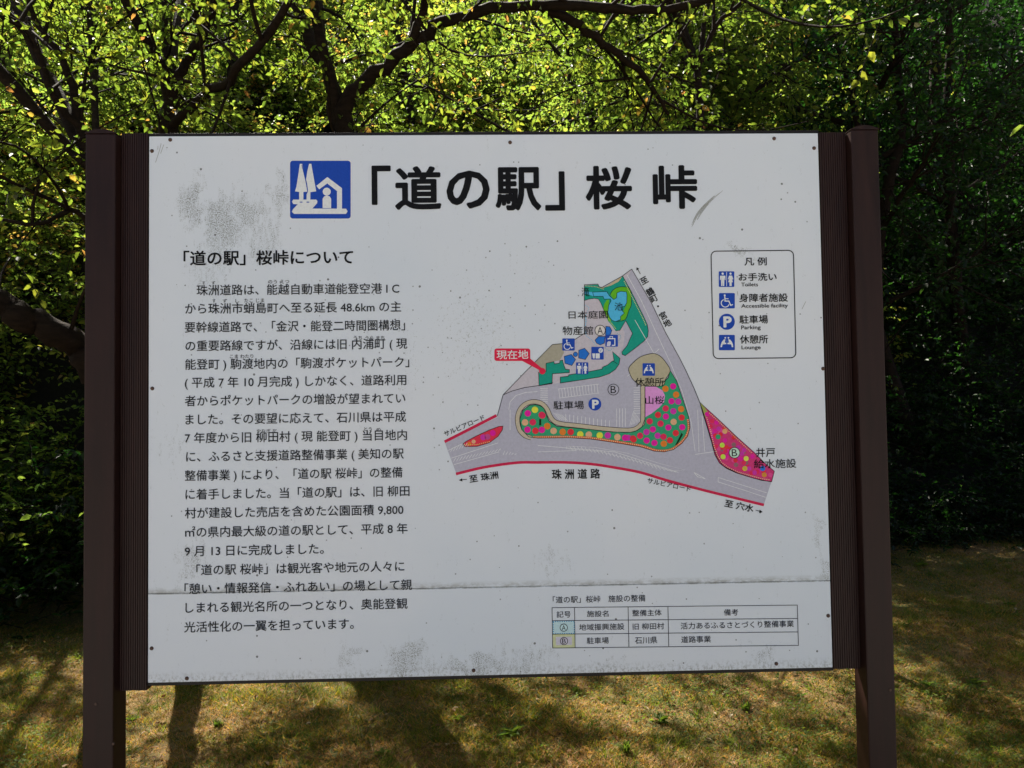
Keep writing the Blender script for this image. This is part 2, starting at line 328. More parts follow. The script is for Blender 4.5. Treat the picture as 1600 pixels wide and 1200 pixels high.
# ------------------------------------------------------------------ printing on the sheets
class Print:
    """flat ink on the board: each layer 0.08 mm proud of the one below"""
    def __init__(s, name, parent): s.name, s.parent, s.a, s.mats, s.lay = name, parent, Acc(), [], {}
    def mi(s, rgb):
        m = I(rgb)
        if m not in s.mats: s.mats.append(m)
        return s.mats.index(m)
    def y(s, L):
        s.cnt = getattr(s, 'cnt', 0) + 1
        return -.0003 - .00012 * L - .00011 * min(.95, s.cnt / 900)
    def ys(s, V, L):
        m_ = _gn.get(id(V), 1); return s.y(L) - np.repeat(np.arange(m_) * 2e-6, len(V) // m_)
    def poly(s, pts, rgb, L=1, smooth=False):
        if smooth: pts = catmull(pts, True)
        q = [P(*c) for c in pts]; v = [Vector((x, z, 0)) for x, z in q]
        y_ = s.y(L); s.a.add([(x, y_, z) for x, z in q], [tuple(f) for f in tessellate_polygon([v])], s.mi(rgb))
    def stroke(s, pts, w, rgb, L=3, closed=False, smooth=False):
        if smooth: pts = catmull(pts, closed)
        pts = [np.array(p_, float) for p_ in pts]; n = len(pts); vs = []; yy_ = s.y(L)
        for i, c in enumerate(pts):
            p0 = pts[i - 1] if (i or closed) else c; p2 = pts[(i + 1) % n] if (i < n - 1 or closed) else c
            d1 = c - p0; d2 = p2 - c; l1 = np.linalg.norm(d1) or 1; l2 = np.linalg.norm(d2) or 1
            tn = d1 / l1 + d2 / l2; tn = tn / (np.linalg.norm(tn) or 1); nn = np.array((-tn[1], tn[0]))
            ref = d2 / l2 if np.linalg.norm(d2) > 0 else d1 / l1; cs = max(.55, abs(np.dot(nn, (-ref[1], ref[0]))))
            for sg in (1, -1):
                q = c + nn * sg * w / 2 / cs; x, z = P(*q); vs.append((x, yy_, z))
        fs = [(2 * i, 2 * ((i + 1) % n), 2 * ((i + 1) % n) + 1, 2 * i + 1) for i in range(n if closed else n - 1)]
        s.a.add(vs, fs, s.mi(rgb))
    def dots(s, pts, w, step, rgb, L=4, smooth=False):
        if smooth: pts = catmull(pts, False)
        acc = 0
        for (xa, ya), (xb, yb) in zip(pts[:-1], pts[1:]):
            d = math.hypot(xb - xa, yb - ya)
            while acc < d:
                k = acc / d; s.disc(xa + (xb - xa) * k, ya + (yb - ya) * k, w / 2, rgb, L, 6); acc += step
            acc -= d
    def disc(s, cx, cy, r, rgb, L=4, n=18, ry=None):
        ry = ry or r; q = [P(cx + r * math.cos(k * 2 * math.pi / n), cy + ry * math.sin(k * 2 * math.pi / n)) for k in range(n)]
        y_ = s.y(L); s.a.add([(x, y_, z) for x, z in q], [tuple(range(n))], s.mi(rgb))
    def rrect(s, xa, ya, xb, yb, r, rgb, L=4):
        s.poly(rr(xa, ya, xb, yb, r), rgb, L)
    # text: glyph meshes from the built-in face, fitted to ink boxes
    def text(s, body, xa, yt, xb, yb, rgb=(26, 26, 28), bold=0., L=8):
        V, F = glyphs(body, bold); mn = V.min(0); mx = V.max(0)
        X0, Z0 = P(xa, yb); X1, _ = P(xb, yb); _, Z1 = P(xa, yt)
        q = (V - mn) / (mx - mn)
        s.a.add(np.stack([X0 + q[:, 0] * (X1 - X0), s.ys(V, L), Z0 + q[:, 1] * (Z1 - Z0)], -1), F, s.mi(rgb))
    def line(s, body, xa, xb, ybase, em, rgb=(30, 30, 32), bold=.004, L=8):      # ink left, ink right, baseline at the left, em in px
        V, F = glyphs(body, bold); mn = V.min(0); mx = V.max(0)
        X0, Z0 = P(xa, ybase); X1, _ = P(xb, ybase); _, Z1 = P(xa, ybase - em)
        s.a.add(np.stack([X0 + (V[:, 0] - mn[0]) / (mx[0] - mn[0]) * (X1 - X0), s.ys(V, L), Z0 + V[:, 1] * (Z1 - Z0)], -1), F, s.mi(rgb))
    def rot(s, body, xa, ya, xb, yb, em, rgb=(26, 26, 28), bold=.004, L=8):      # baseline from (xa,ya) to (xb,yb)
        V, F = glyphs(body, bold); mn = V.min(0); mx = V.max(0)
        A = np.array(P(xa, ya)); B = np.array(P(xb, yb)); d = B - A; Lg = np.linalg.norm(d); d /= Lg; u = np.array((-d[1], d[0]))
        e = P(xa, ya - em)[1] - A[1]
        q = A + np.outer((V[:, 0] - mn[0]) / (mx[0] - mn[0]) * Lg, d) + np.outer(V[:, 1] * e, u)
        s.a.add(np.stack([q[:, 0], s.ys(V, L), q[:, 1]], -1), F, s.mi(rgb))
    def char(s, ch, cx, cy, em, ang, rgb=(26, 26, 28), bold=.02, L=8):
        V, F = glyphs(ch, bold); c, w = P(cx, cy), P(cx, cy - em)[1] - P(cx, cy)[1]; q = (V - np.array((.5, .38))) * w
        ca, sa = math.cos(ang), math.sin(ang)
        s.a.add(np.stack([c[0] + q[:, 0] * ca - q[:, 1] * sa, s.ys(V, L), c[1] + q[:, 0] * sa + q[:, 1] * ca], -1), F, s.mi(rgb))
    def done(s):
        o = s.a.build(s.name, s.mats, s.parent)
        if s.name in ('heading_lettering', 'reading_aids', 'text_line', 'legend_panel', 'map_print', 'facility_table', 'scratch', 'title_character'): o['kind'] = 'stuff'
        return o
def rr(xa, ya, xb, yb, r, n=5):
    o = []
    for cx, cy, a0 in ((xb - r, ya + r, -90), (xb - r, yb - r, 0), (xa + r, yb - r, 90), (xa + r, ya + r, 180)):
        o += [(cx + r * math.cos(math.radians(a0 + 90 * k / n)), cy + r * math.sin(math.radians(a0 + 90 * k / n))) for k in range(n + 1)]
    return o
def catmull(pts, closed, k=5):
    n = len(pts); out = []; pp = [np.array(p_, float) for p_ in pts]
    rng_ = range(n) if closed else range(n - 1)
    for i in rng_:
        p0 = pp[i - 1] if (i or closed) else pp[0]; p1 = pp[i]; p2 = pp[(i + 1) % n]; p3 = pp[(i + 2) % n] if (closed or i + 2 < n) else pp[-1]
        for j in range(k):
            u = j / k; out.append(tuple(.5 * ((2 * p1) + (-p0 + p2) * u + (2 * p0 - 5 * p1 + 4 * p2 - p3) * u * u + (-p0 + 3 * p1 - 3 * p2 + p3) * u ** 3)))
    if not closed: out.append(tuple(pp[-1]))
    return out
_tc = bpy.data.curves.new('print_text', 'FONT'); _tc.resolution_u = 3; _to = bpy.data.objects.new('print_text', _tc); COL.objects.link(_to)
_gc = {}; _gn = {}
def glyphs(body, bold):
    k = (body, bold)
    if k not in _gc:
        _tc.body = body; _tc.size = 1.0
        dg = bpy.context.evaluated_depsgraph_get(); dg.update(); ev = _to.evaluated_get(dg); me = ev.to_mesh()
        V = np.empty(len(me.vertices) * 3, np.float32); me.vertices.foreach_get('co', V); V = V.reshape(-1, 3)[:, :2].astype(float)
        F = [tuple(p_.vertices) for p_ in me.polygons]; ev.to_mesh_clear()
        if bold:                      # heavier strokes: the glyph printed again round a small circle
            m_ = 8 if bold > .015 else 4; n_ = len(V)
            V = np.concatenate([V + bold * np.array((math.cos(j * 2 * math.pi / m_ + .4), math.sin(j * 2 * math.pi / m_ + .4))) for j in range(m_)]); F = [tuple(i + j * n_ for i in f) for j in range(m_) for f in F]
            _gn[id(V)] = m_
        _gc[k] = (V, F)
    return _gc[k]

K = (24, 24, 26)
# title
for ch, a_, b_, c_, d_ in (('「', 581, 259, 611, 320.5), ('道', 617.5, 260, 690, 328.5), ('の', 698, 267, 765.5, 326.5), ('駅', 774.5, 261.5, 846, 329.5), ('」', 852, 268, 883, 329.5), ('桜', 915.5, 259.5, 988, 328), ('峠', 1020.5, 258.5, 1090, 327)):
    pr = Print('title_character', upper); pr.text(ch, a_, b_, c_, d_, K, .028 if ch not in '「」' else .016); pr.done()
pr = Print('heading_lettering', upper); pr.text('「道の駅」桜峠について', 287, 392, 552, 415.5, K, .02); pr.done()
# the road-station pictogram
B1, WH = (32, 58, 132), (172, 174, 176)
def q7(pts): return [(440 + x / 10.91, 240 + y / 10.91) for x, y in pts]
pr = Print('station_pictogram', upper)
pr.rrect(452, 249.8, 549.2, 342.8, 5, WH, 0); pr.rrect(453.2, 251.2, 548, 341.6, 4.5, B1, 1)
pr.poly(q7([(312, 175), (352, 175), (372, 280), (415, 480), (437, 590), (440, 650), (372, 655), (372, 800), (300, 800), (300, 655), (228, 645), (255, 560), (290, 330)]), WH, 2)
pr.poly(q7([(470, 175), (507, 175), (550, 420), (590, 645), (492, 658), (490, 800), (425, 800), (428, 700), (452, 640), (440, 540), (418, 440), (440, 300)]), WH, 3)
pr.stroke(q7([(345, 190), (415, 480), (445, 660)]), .9, B1, 4)
pr.poly(q7([(178, 820), (200, 785), (590, 785), (612, 812), (605, 850), (525, 938), (1100, 940), (1125, 985), (1100, 1030), (215, 1030), (175, 995), (195, 950), (275, 866), (200, 862)]), WH, 5)
for cx in (335, 450): pr.disc(*q7([(cx, 829)])[0], 2.6, B1, 6, 10, .8)
pr.poly(q7([(595, 550), (780, 400), (1030, 590), (1030, 945), (945, 945), (945, 640), (780, 510), (640, 610)]), WH, 2)
pr.disc(*q7([(770, 650)])[0], 6.3, WH, 2)
pr.poly(q7([(700, 930), (700, 770), (725, 730), (770, 718), (820, 730), (845, 770), (845, 930)]), WH, 2)
pr.done()
# body text
body = [('珠洲道路は、能越自動車道能登空港 I C', 307.5, 624, 462), ('から珠洲市蛸島町へ至る延長 48.6km の主', 289.5, 627, 491), ('要幹線道路で、「金沢・能登二時間圏構想」', 289, 633, 520),
        ('の重要路線ですが、沿線には旧 内浦町 ( 現', 290, 636.5, 549), ('能登町 ) 駒渡地内の「駒渡ポケットパーク」', 289.5, 639.5, 578), ('( 平成 7 年 10 月完成 ) しかなく、道路利用', 289, 635, 606.3),
        ('者からポケットパークの増設が望まれてい', 289, 633.5, 635), ('ました。その要望に応えて、石川県は平成', 290, 634.5, 664), ('7 年度から旧 柳田村 ( 現 能登町 ) 当目地内', 289, 636, 692.8),
        ('に、ふるさと支援道路整備事業 ( 美知の駅', 291, 631, 722), ('整備事業 ) により、「道の駅 桜峠」の整備', 289, 629, 751.6), ('に着手しました。当「道の駅」は、旧 柳田', 290, 640, 781),
        ('村が建設した売店を含めた公園面積 9,800', 289, 630.5, 810.2), ('㎡の県内最大級の道の駅として、平成 8 年', 289.5, 637, 840), ('9 月 13 日に完成しました。', 289, 506, 869.6),
        ('「道の駅 桜峠」は観光客や地元の人々に', 307, 632, 899), ('「憩い・情報発信・ふれあい」の場として親', 288.5, 644, 928.6), ('しまれる観光名所の一つとなり、奥能登観', 290, 637, 958), ('光活性化の一翼を担っています。', 288, 553, 988.3)]
for i, (s_, a_, b_, y_) in enumerate(body): pr = Print('text_line', upper if i < 17 else lower); pr.line(s_, a_, b_, y_ - 1.6, 18.0, (32, 33, 36), .008); pr.done()
pr = Print('reading_aids', upper)
for s_, a_, yt, b_, yb in (('す', 316, 439.5, 321, 444.5), ('ず', 330.5, 439.5, 336.5, 444.5), ('のう えつ', 419, 437.5, 452, 443.3), ('す', 332, 467.5, 337, 473), ('ず', 348, 467.5, 355, 473), ('し', 368, 467.5, 374, 473), ('たこ じま', 382, 466.5, 413, 473),
                          ('うち', 552.5, 525, 566, 531), ('うら', 571, 525, 583.5, 531), ('まち', 588, 525, 601, 531), ('こま わたり', 359.5, 554, 396, 560), ('やなぎ だ', 401, 670.5, 432.5, 676), ('とう', 569, 667.5, 581, 673.5), ('め', 588, 668.5, 595, 673.5)):
    pr.text(s_, a_, yt, b_, yb, (50, 50, 52), .008)
pr.done()
# legend
def L5(x, y): return 1080 + x / 6, 380 + y / 6
def icon_toilet(pr, xa, ya, xb, yb, L=4):
    w, h = xb - xa, yb - ya; pr.rrect(xa, ya, xb, yb, w * .06, B1, L)
    pr.poly([(xa + w * .49, ya + h * .03), (xa + w * .52, ya + h * .03), (xa + w * .52, yb - h * .04), (xa + w * .49, yb - h * .04)], WH, L + 1)
    for cx, f in ((.25, 0), (.76, 1)):
        pr.disc(xa + w * cx, ya + h * .15, w * .075, WH, L + 1, 10)
        X = lambda u: xa + w * (cx + u)
        Y = lambda v: ya + h * v
        if f == 0: pts = [(X(-.17), Y(.28)), (X(.17), Y(.28)), (X(.18), Y(.56)), (X(.13), Y(.56)), (X(.11), Y(.4)), (X(.10), Y(.94)), (X(.015), Y(.94)), (X(0), Y(.62)), (X(-.015), Y(.94)), (X(-.10), Y(.94)), (X(-.11), Y(.4)), (X(-.13), Y(.56)), (X(-.18), Y(.56))]
        else: pts = [(X(-.09), Y(.27)), (X(.09), Y(.27)), (X(.18), Y(.5)), (X(.14), Y(.53)), (X(.08), Y(.42)), (X(.15), Y(.7)), (X(.07), Y(.7)), (X(.07), Y(.94)), (X(-.07), Y(.94)), (X(-.07), Y(.7)), (X(-.15), Y(.7)), (X(-.08), Y(.42)), (X(-.14), Y(.53)), (X(-.18), Y(.5))]
        pr.poly(pts, WH, L + 1)
def icon_chair(pr, xa, ya, xb, yb, L=4):
    w, h = xb - xa, yb - ya; pr.rrect(xa, ya, xb, yb, w * .06, B1, L)
    S = lambda pts: [(xa + w * u, ya + h * v) for u, v in pts]
    pr.disc(xa + w * .36, ya + h * .15, w * .065, WH, L + 1, 10)
    pr.stroke(S([(.36, .22), (.38, .52), (.62, .52), (.74, .8), (.88, .74)]), w * .07, WH, L + 1)
    pr.stroke(S([(.37, .37), (.6, .37)]), w * .05, WH, L + 1)
    pr.stroke(S([(.30, .42), (.17, .52), (.14, .68), (.22, .84), (.38, .91), (.55, .86), (.63, .74)]), w * .06, WH, L + 1, smooth=True)
def icon_lounge(pr, xa, ya, xb, yb, L=4):
    w, h = xb - xa, yb - ya; pr.rrect(xa, ya, xb, yb, w * .06, B1, L)
    S = lambda pts: [(xa + w * u, ya + h * v) for u, v in pts]
    for sg in (-1, 1):
        c = .5
        pr.disc(xa + w * (c + sg * .10), ya + h * .19, w * .055, WH, L + 1, 8)
        pr.poly(S([(c + sg * .09, .28), (c + sg * .2, .3), (c + sg * .32, .46), (c + sg * .38, .62), (c + sg * .40, .8), (c + sg * .31, .8), (c + sg * .27, .62), (c + sg * .04, .6), (c + sg * .04, .52), (c + sg * .13, .5)]), WH, L + 1)
    pr.stroke(S([(.5, .3), (.5, .62)]), w * .03, (90, 110, 150), L + 2)
def icon_p(pr, cx, cy, r, L=4):
    pr.disc(cx, cy, r, B1, L, 28); pr.text('P', cx - r * .42, cy - r * .68, cx + r * .62, cy + r * .72, WH, .045, L + 1)
pr = Print('legend_panel', upper)
pr.stroke(rr(1111.6, 392, 1239.8, 559.8, 8), 1.3, K, 3, True) if False else None
bx = []
for x, y in rr(0, 0, 1, 1, .001, 1): pass
def quadmap(pts, TL, TR, BR, BL):
    return [tuple((1 - u) * (1 - v) * TL[i] + u * (1 - v) * TR[i] + u * v * BR[i] + (1 - u) * v * BL[i] for i in (0, 1)) for u, v in pts]
rb_ = [((x) / 129, (y) / 168) for x, y in rr(0, 0, 129, 168, 8)]
pr.stroke(quadmap(rb_, (1110.8, 392.6), (1239.6, 391.2), (1243.5, 559), (1114.5, 560.4)), 1.5, K, 3, True)
pr.text('凡 例', 1163, 402.3, 1198, 415.2, K, .015)
for s_, xa, yt, xb, yb, e_, ex0, ex1, ey in (('お手洗い', 1154, 426.8, 1213.5, 439.3, 'Toilets', 1158, 1184.3, 447.6), ('身障者施設', 1155, 459, 1231, 472.3, 'Accessible facility', 1158, 1231, 481),
                                    ('駐車場', 1155.3, 492.8, 1200, 506, 'Parking', 1158, 1188.4, 514.6), ('休憩所', 1156, 523.7, 1200, 537.2, 'Lounge', 1158.5, 1188.4, 545.8)):
    pr.text(s_, xa, yt, xb, yb, K, .015); pr.line(e_, ex0, ex1, ey, 8.4, K, .012)
pr.done()
for fn, c_ in ((icon_toilet, (1123, 424, 1147.2, 448.4)), (icon_chair, (1123.4, 458, 1148, 482)), (icon_p, (1135.6, 502.8, 12.5)), (icon_lounge, (1123.2, 523.3, 1148, 547.3))):
    pr = Print('legend_pictogram', upper); fn(pr, *c_); pr.done()

# ---- the site map
GREY, PAVE, TEAL, GRN, BLUE, TAN, ROSE, RED = (140, 138, 149), (152, 146, 152), (28, 118, 102), (44, 122, 88), (66, 142, 190), (140, 134, 118), (190, 118, 165), (158, 34, 62)
def A_(p_): return [(690 + x / 6, 560 + y / 6) for x, y in p_]
def B_(p_): return [(840 + x / 6, 560 + y / 6) for x, y in p_]
def C_(p_): return [(980 + x / 6, 560 + y / 6) for x, y in p_]
def D_(p_): return [(820 + x * .11666, 500 + y * .11666) for x, y in p_]
def E_(p_): return [(860 + x * .1375, 400 + y * .1375) for x, y in p_]
def F_(p_): return [(960 + x * .2, 580 + y * .2) for x, y in p_]
pr = Print('map_print', upper)
outer = [(786, 617), (820, 582), (863, 538.5), (878, 537), (899, 530), (913, 521), (913, 445), (934, 444), (936, 448), (940, 449.5), (973, 431), (987, 420.6)]
redge = [(987, 420.6), (1017, 472), (1040, 520), (1062, 560), (1072, 580), (1084, 606), (1093, 628), (1098, 642), (1107, 672), (1115, 700), (1120, 714), (1130, 728), (1152, 739), (1180, 748), (1205, 753)]
bot = [(712.5, 738.5), (757, 728), (807, 721), (840, 720.5), (885, 720.5), (923, 723), (957, 728), (1000, 736), (1040, 748), (1100, 764), (1194, 787)]
pr.poly([(695, 691.5), (777, 652), (786, 617)] + outer[1:] + redge[1:] + bot[::-1], GREY, 0)
park = [(786, 617), (800, 611), (820, 605), (842, 602), (855, 603)]
pr.poly(outer + D_([(1150, -100)]) + [(968, 500), (976, 520), (974, 540), (965, 558), (956, 584), (935, 592), (885, 597), (862, 600), (842, 602), (815, 606), (800, 611)], PAVE, 1)
pr.poly(D_([(0, 705), (370, 330), (505, 318), (525, 440), (470, 540), (385, 555), (285, 580), (280, 680), (200, 690), (120, 600)]), (131, 126, 112), 2)
pr.poly(E_([(383, 335), (545, 325), (552, 352), (595, 368), (820, 228), (905, 380), (1000, 570), (1060, 690), (1100, 780), (1112, 850), (1105, 915), (1060, 970), (960, 1050), (850, 1132), (815, 1118), (812, 1090), (870, 1020), (905, 940), (932, 880), (855, 735), (790, 845), (740, 852), (700, 790), (655, 740), (600, 600), (575, 540), (545, 490), (500, 482), (430, 492), (386, 508)]), TEAL, 2)
pr.poly(E_([(560, 352), (595, 368), (820, 228), (775, 290), (690, 335), (640, 350)]), (150, 138, 112), 3)
GR2 = (78, 140, 34)
pr.poly(E_([(680, 440), (700, 400), (750, 362), (820, 350), (882, 360), (912, 400), (917, 480), (917, 560), (890, 620), (850, 722), (800, 735), (780, 690), (820, 640), (860, 560), (868, 440), (790, 400), (755, 430), (745, 480), (715, 490)]), GR2, 3)
pr.poly(E_([(600, 600), (612, 545), (640, 500), (668, 495), (658, 590), (655, 660), (690, 735), (660, 745), (640, 690)]), GR2, 3)
pr.poly(E_([(385, 405), (480, 410), (640, 405), (668, 450), (720, 495), (752, 475), (755, 420), (800, 402), (862, 408), (870, 440), (868, 530), (845, 570), (812, 580), (806, 612), (840, 650), (795, 690), (798, 722), (740, 745), (700, 733), (668, 690), (652, 640), (662, 560), (690, 510), (680, 488), (610, 490), (598, 460), (490, 458), (440, 440), (385, 440)]), BLUE, 4)
for pts in ([(480, 410), (640, 405), (668, 450), (720, 495), (752, 475), (755, 420), (800, 402), (862, 408), (870, 440), (868, 530), (845, 570), (812, 580), (806, 612), (840, 650), (795, 690), (798, 722), (740, 745), (700, 733), (668, 690), (652, 640), (662, 560), (690, 510), (680, 488), (610, 490), (598, 460), (490, 458)],):
    pr.stroke(E_(pts), .8, K, 5, True)
pr.stroke(E_([(680, 440), (700, 400), (750, 362), (820, 350), (882, 360), (912, 400), (917, 480), (917, 560), (890, 620), (850, 722), (740, 745)]), .8, K, 5, smooth=True)
pr.stroke(E_([(855, 735), (932, 880), (905, 940), (870, 1020), (812, 1090), (815, 1118), (850, 1132), (960, 1050), (1060, 970), (1105, 915), (1112, 850), (1100, 780), (1060, 690), (1000, 570), (905, 380), (820, 228)]), .85, K, 5)
pr.stroke(E_([(386, 508), (430, 492), (500, 482), (545, 490), (575, 540), (600, 600), (640, 700)]), .7, K, 5)
pr.stroke(E_([(855, 735), (790, 845), (740, 852)]), .7, K, 5)
pr.dots(E_([(840, 290), (900, 410), (990, 590), (1050, 710), (1085, 790)]), 1.6, 2.6, (170, 165, 110), 5)
pr.dots(E_([(640, 680), (690, 760), (745, 830)]), 1.6, 2.4, (150, 170, 80), 6)
pr.dots(E_([(395, 340), (450, 345), (520, 350), (600, 378)]), 1.4, 2.4, (170, 150, 100), 5)
T1 = D_([(185, 700), (285, 690), (285, 580), (390, 558), (395, 588), (465, 578), (470, 545), (505, 537), (520, 600), (545, 660), (597, 665), (597, 705), (370, 720), (365, 852), (190, 880)])
T2 = D_([(475, 765), (585, 752), (587, 735), (870, 690), (1040, 655), (1040, 632), (1110, 602), (1165, 555), (1195, 545), (1175, 425), (1275, 515), (1262, 590), (1215, 660), (1130, 720), (1000, 765), (780, 800), (475, 845)])
for T in (T1, T2): pr.poly(T, TEAL, 2); pr.stroke(T, .9, K, 5, True)
pr.stroke(D_([(1185, 550), (1240, 590)]), .8, K, 5)
BL2 = (36, 88, 158)
for T in (D_([(722, 405), (800, 378), (863, 450), (810, 530), (720, 510)]), D_([(527, 488), (622, 460), (680, 530), (630, 610), (537, 580)]), D_([(940, 270), (985, 220), (1075, 220), (1065, 310), (1010, 335), (960, 310)]), D_([(1085, 85), (1135, 90), (1165, 140), (1150, 185), (1120, 225), (1080, 225)])):
    pr.poly(T, BL2, 3); pr.stroke(T, .8, K, 4, True)
pr.disc(*D_([(678, 460)])[0], 3.9, K, 5); pr.disc(*D_([(678, 460)])[0], 3.1, BL2, 6)
pr.dots(D_([(815, -60), (815, 100), (820, 210), (900, 270), (960, 350)]), 1.5, 3.0, (70, 140, 175), 5)
pr.dots(D_([(1080, 375), (1130, 415), (1190, 370), (1260, 280), (1290, 220), (1230, 170)]), 1.5, 3.0, (60, 130, 150), 5)
pr.dots(E_([(400, 560), (440, 590), (400, 680), (410, 740), (395, 800)]), 1.4, 3, (70, 150, 190), 5)
pr.stroke(outer, .9, K, 6); pr.stroke(redge, .9, K, 6)
pr.stroke([(786, 617), (800, 611), (820, 605.5), (842, 602.5), (864, 598)], .9, K, 6)
pr.stroke([(777, 650), (786, 617)], .9, K, 6)
# road marks
LW = (178, 178, 184)
def lines(segs, w=.8, c_=LW, L=3):
    for s_ in segs: pr.stroke(s_, w, c_, L)
lines([[(700, 704), (725, 692)], [(705, 716), (778, 692)], [(709, 726), (780, 706)], [(980, 430), (1002, 470), (1030, 530), (1048, 568), (1066, 612), (1080, 660), (1086, 705)], [(992, 500), (1012, 535), (1024, 556)], [(1086, 710), (1120, 705)], [(1090, 640), (1092, 706)], [(1097, 650), (1101, 706)],
       [(980, 588), (1000, 572), (1030, 545)], [(1122, 746), (1198, 770)], [(1122, 753), (1160, 765), (1196, 777)], [(1122, 746), (1122, 753)], [(840, 696), (960, 706), (1060, 738)], [(840, 706), (900, 704)], [(795, 640), (797, 628), (806, 618), (822, 613), (840, 612)], [(797, 640), (797, 672)], [(1084, 738), (1102, 748)], [(1084, 738), (1090, 745), (1102, 748)]])
for i in range(28):
    k = i / 27; x = 890 + 162 * k; yb = 697 + 40 * k ** 1.5; w_ = 6.5 * (1 if k < .8 else (1 - k) / .2 + .1)
    pr.stroke([(x, yb), (x + 4.5, yb + w_)], .75, LW, 3)
pr.stroke([(885, 697), (930, 699), (980, 708), (1030, 724), (1070, 734), (1050, 736), (1000, 722), (940, 706), (885, 701)], .5, LW, 3, True)
for i in range(15): pr.stroke([(708 + 5 * i, 722 - 1.2 * i), (712.5 + 5 * i, 715 - 1.0 * i)], .75, LW, 3)
for i in range(7): pr.stroke([(704 + 4.4 * i, 706 - 1.4 * i), (708 + 4.4 * i, 699 - 1.4 * i)], .75, LW, 3)
for i in range(5): pr.stroke([(786 + 4.5 * i, 711 - .2 * i), (789 + 4.5 * i, 704 + 1.2 * i)], .7, LW, 3)
for i in range(14): pr.stroke([(873 + 4.6 * i, 607.5 - .55 * i), (874.5 + 4.6 * i, 621 - .6 * i)], .8, LW, 3)
pr.stroke([(872, 607.8), (936, 600)], .75, LW, 3); pr.stroke([(874, 622), (936, 614)], .7, LW, 3)
for i in range(9): pr.stroke([(844, 607 + 2.9 * i), (856, 606.6 + 2.9 * i)], .8, LW, 3)
for i in range(12): pr.stroke([(990, 606 + 3.6 * i), (1000, 606 + 3.6 * i)], .75, LW, 3)
for i in range(12): pr.stroke([(884 + 6.2 * i, 647 + .9 * i), (884 + 6.2 * i, 658.5 + .8 * i)], .8, LW, 3)
for i in range(4): pr.stroke([(963.5 + 4.5 * i, 638), (963.5 + 4.5 * i, 667)], .8, LW, 3)
for i in range(7): pr.stroke([(984 + 2.4 * i, 665 - i), (990 + 1.5 * i, 642 + 2 * i)], .7, LW, 3)
for i in range(5): pr.stroke([(865 + 3 * i, 645 + .7 * i), (875 + 3 * i, 656 + .3 * i)], .7, LW, 3)
# planted verge along the road
verge = [(836, 632), (827, 633.5), (817, 641), (812, 655), (815, 671), (826, 682.5), (840, 684.5), (890, 684), (923, 686), (957, 691), (1000, 698), (1023, 705), (1038, 706), (1052, 702.5), (1065, 693), (1074, 682), (1078, 668), (1076, 652), (1068, 627), (1057, 595), (1047, 579), (1044, 590), (1036, 598), (1007.5, 598), (1007.5, 655), (1003, 667), (994, 673), (985, 675.5), (957, 675), (923, 671), (890, 668), (870, 666), (858, 658), (853, 647), (850, 638), (844, 634)]
pr.poly(verge, GRN, 2); pr.stroke(verge, .9, K, 8, True)
path = [(1004.3, 598), (1004.3, 655), (1001, 663.5), (994, 669.5), (985, 672), (970, 672), (940, 669.5), (900, 664.8), (880, 662.8), (867, 659), (860, 651), (854.5, 639), (847, 631), (838, 628), (828, 628.5), (818, 633.5), (811, 643), (808.5, 656), (811.5, 671), (820, 680.5), (830, 684)]
pr.stroke(path, 7.6, K, 4, smooth=True); pr.stroke(path, 6.0, (150, 140, 122), 5, smooth=True)
island = [(1022, 552.5), (1011, 554), (1000, 558), (990, 566), (982.5, 575), (984, 584), (990, 594), (1003, 602), (1034, 603), (1040, 592), (1047, 579), (1040, 566), (1032, 557)]
pr.poly(island, (140, 133, 112), 6, True); pr.stroke(island, .9, K, 7, True, True)
pink = C_([(168, 265), (270, 265), (330, 300), (354, 350), (345, 410), (300, 460), (230, 515), (168, 552)]); pr.poly(pink, ROSE, 3)
MG, RD, OR, YL, PC, RS, PU = (188, 30, 120), (178, 42, 52), (186, 98, 40), (190, 178, 56), (196, 134, 104), (172, 40, 70), (158, 46, 130)
fl = [(l, c_) for l, c_ in (((430, 262), MG), ((358, 285), OR), ((458, 340), OR), ((415, 402), MG), ((478, 405), PU), ((360, 470), RS), ((432, 495), PU), ((505, 475), OR), ((288, 530), RD), ((362, 545), MG), ((510, 555), RD), ((210, 590), RS), ((312, 612), RS), ((435, 595), PC), ((385, 648), MG), ((515, 645), MG), ((240, 665), MG), ((180, 690), PU), ((455, 700), RD), ((120, 725), RS), ((285, 725), PU), ((340, 735), RS), ((60, 760), RD), ((182, 770), MG), ((400, 768), RD), ((255, 792), MG), ((342, 800), OR), ((10, 745), PU))]
for (x, y), c_ in fl: pr.disc(980 + x / 6, 560 + y / 6, 5.0, c_, 4, 12)
for (x, y), c_ in (((150, 680), PC), ((235, 690), OR), ((310, 690), RD), ((400, 712), YL), ((480, 715), PC), ((582, 722), YL), ((658, 722), PU), ((748, 738), PC), ((820, 745), MG), ((895, 752), RD), ((90, 635), OR), ((40, 670), MG), ((38, 530), RS)): pr.disc(840 + x / 6, 560 + y / 6, 5.2, c_, 4, 12)
for (x, y), c_ in (((808, 515), MG), ((875, 482), YL), ((782, 600), PC), ((855, 598), RS), ((805, 668), MG), ((880, 678), RD), ((945, 535), RS)): pr.disc(690 + x / 6, 560 + y / 6, 5.2, c_, 4, 12)
pr.poly([(842.3, 655), (845.7, 655), (845.7, 664.5), (842.3, 664.5)], (14, 40, 22), 5)
pr.poly(C_([(510, 695), (522, 715), (465, 815), (448, 815)]), (14, 40, 22), 5)
edge = [(833, 683), (850, 682.8), (890, 682.5), (923, 684.3), (957, 689.2), (1000, 696), (1023, 703), (1038, 704.2), (1051, 701), (1063, 692), (1072, 681), (1076, 668), (1074.5, 655)]
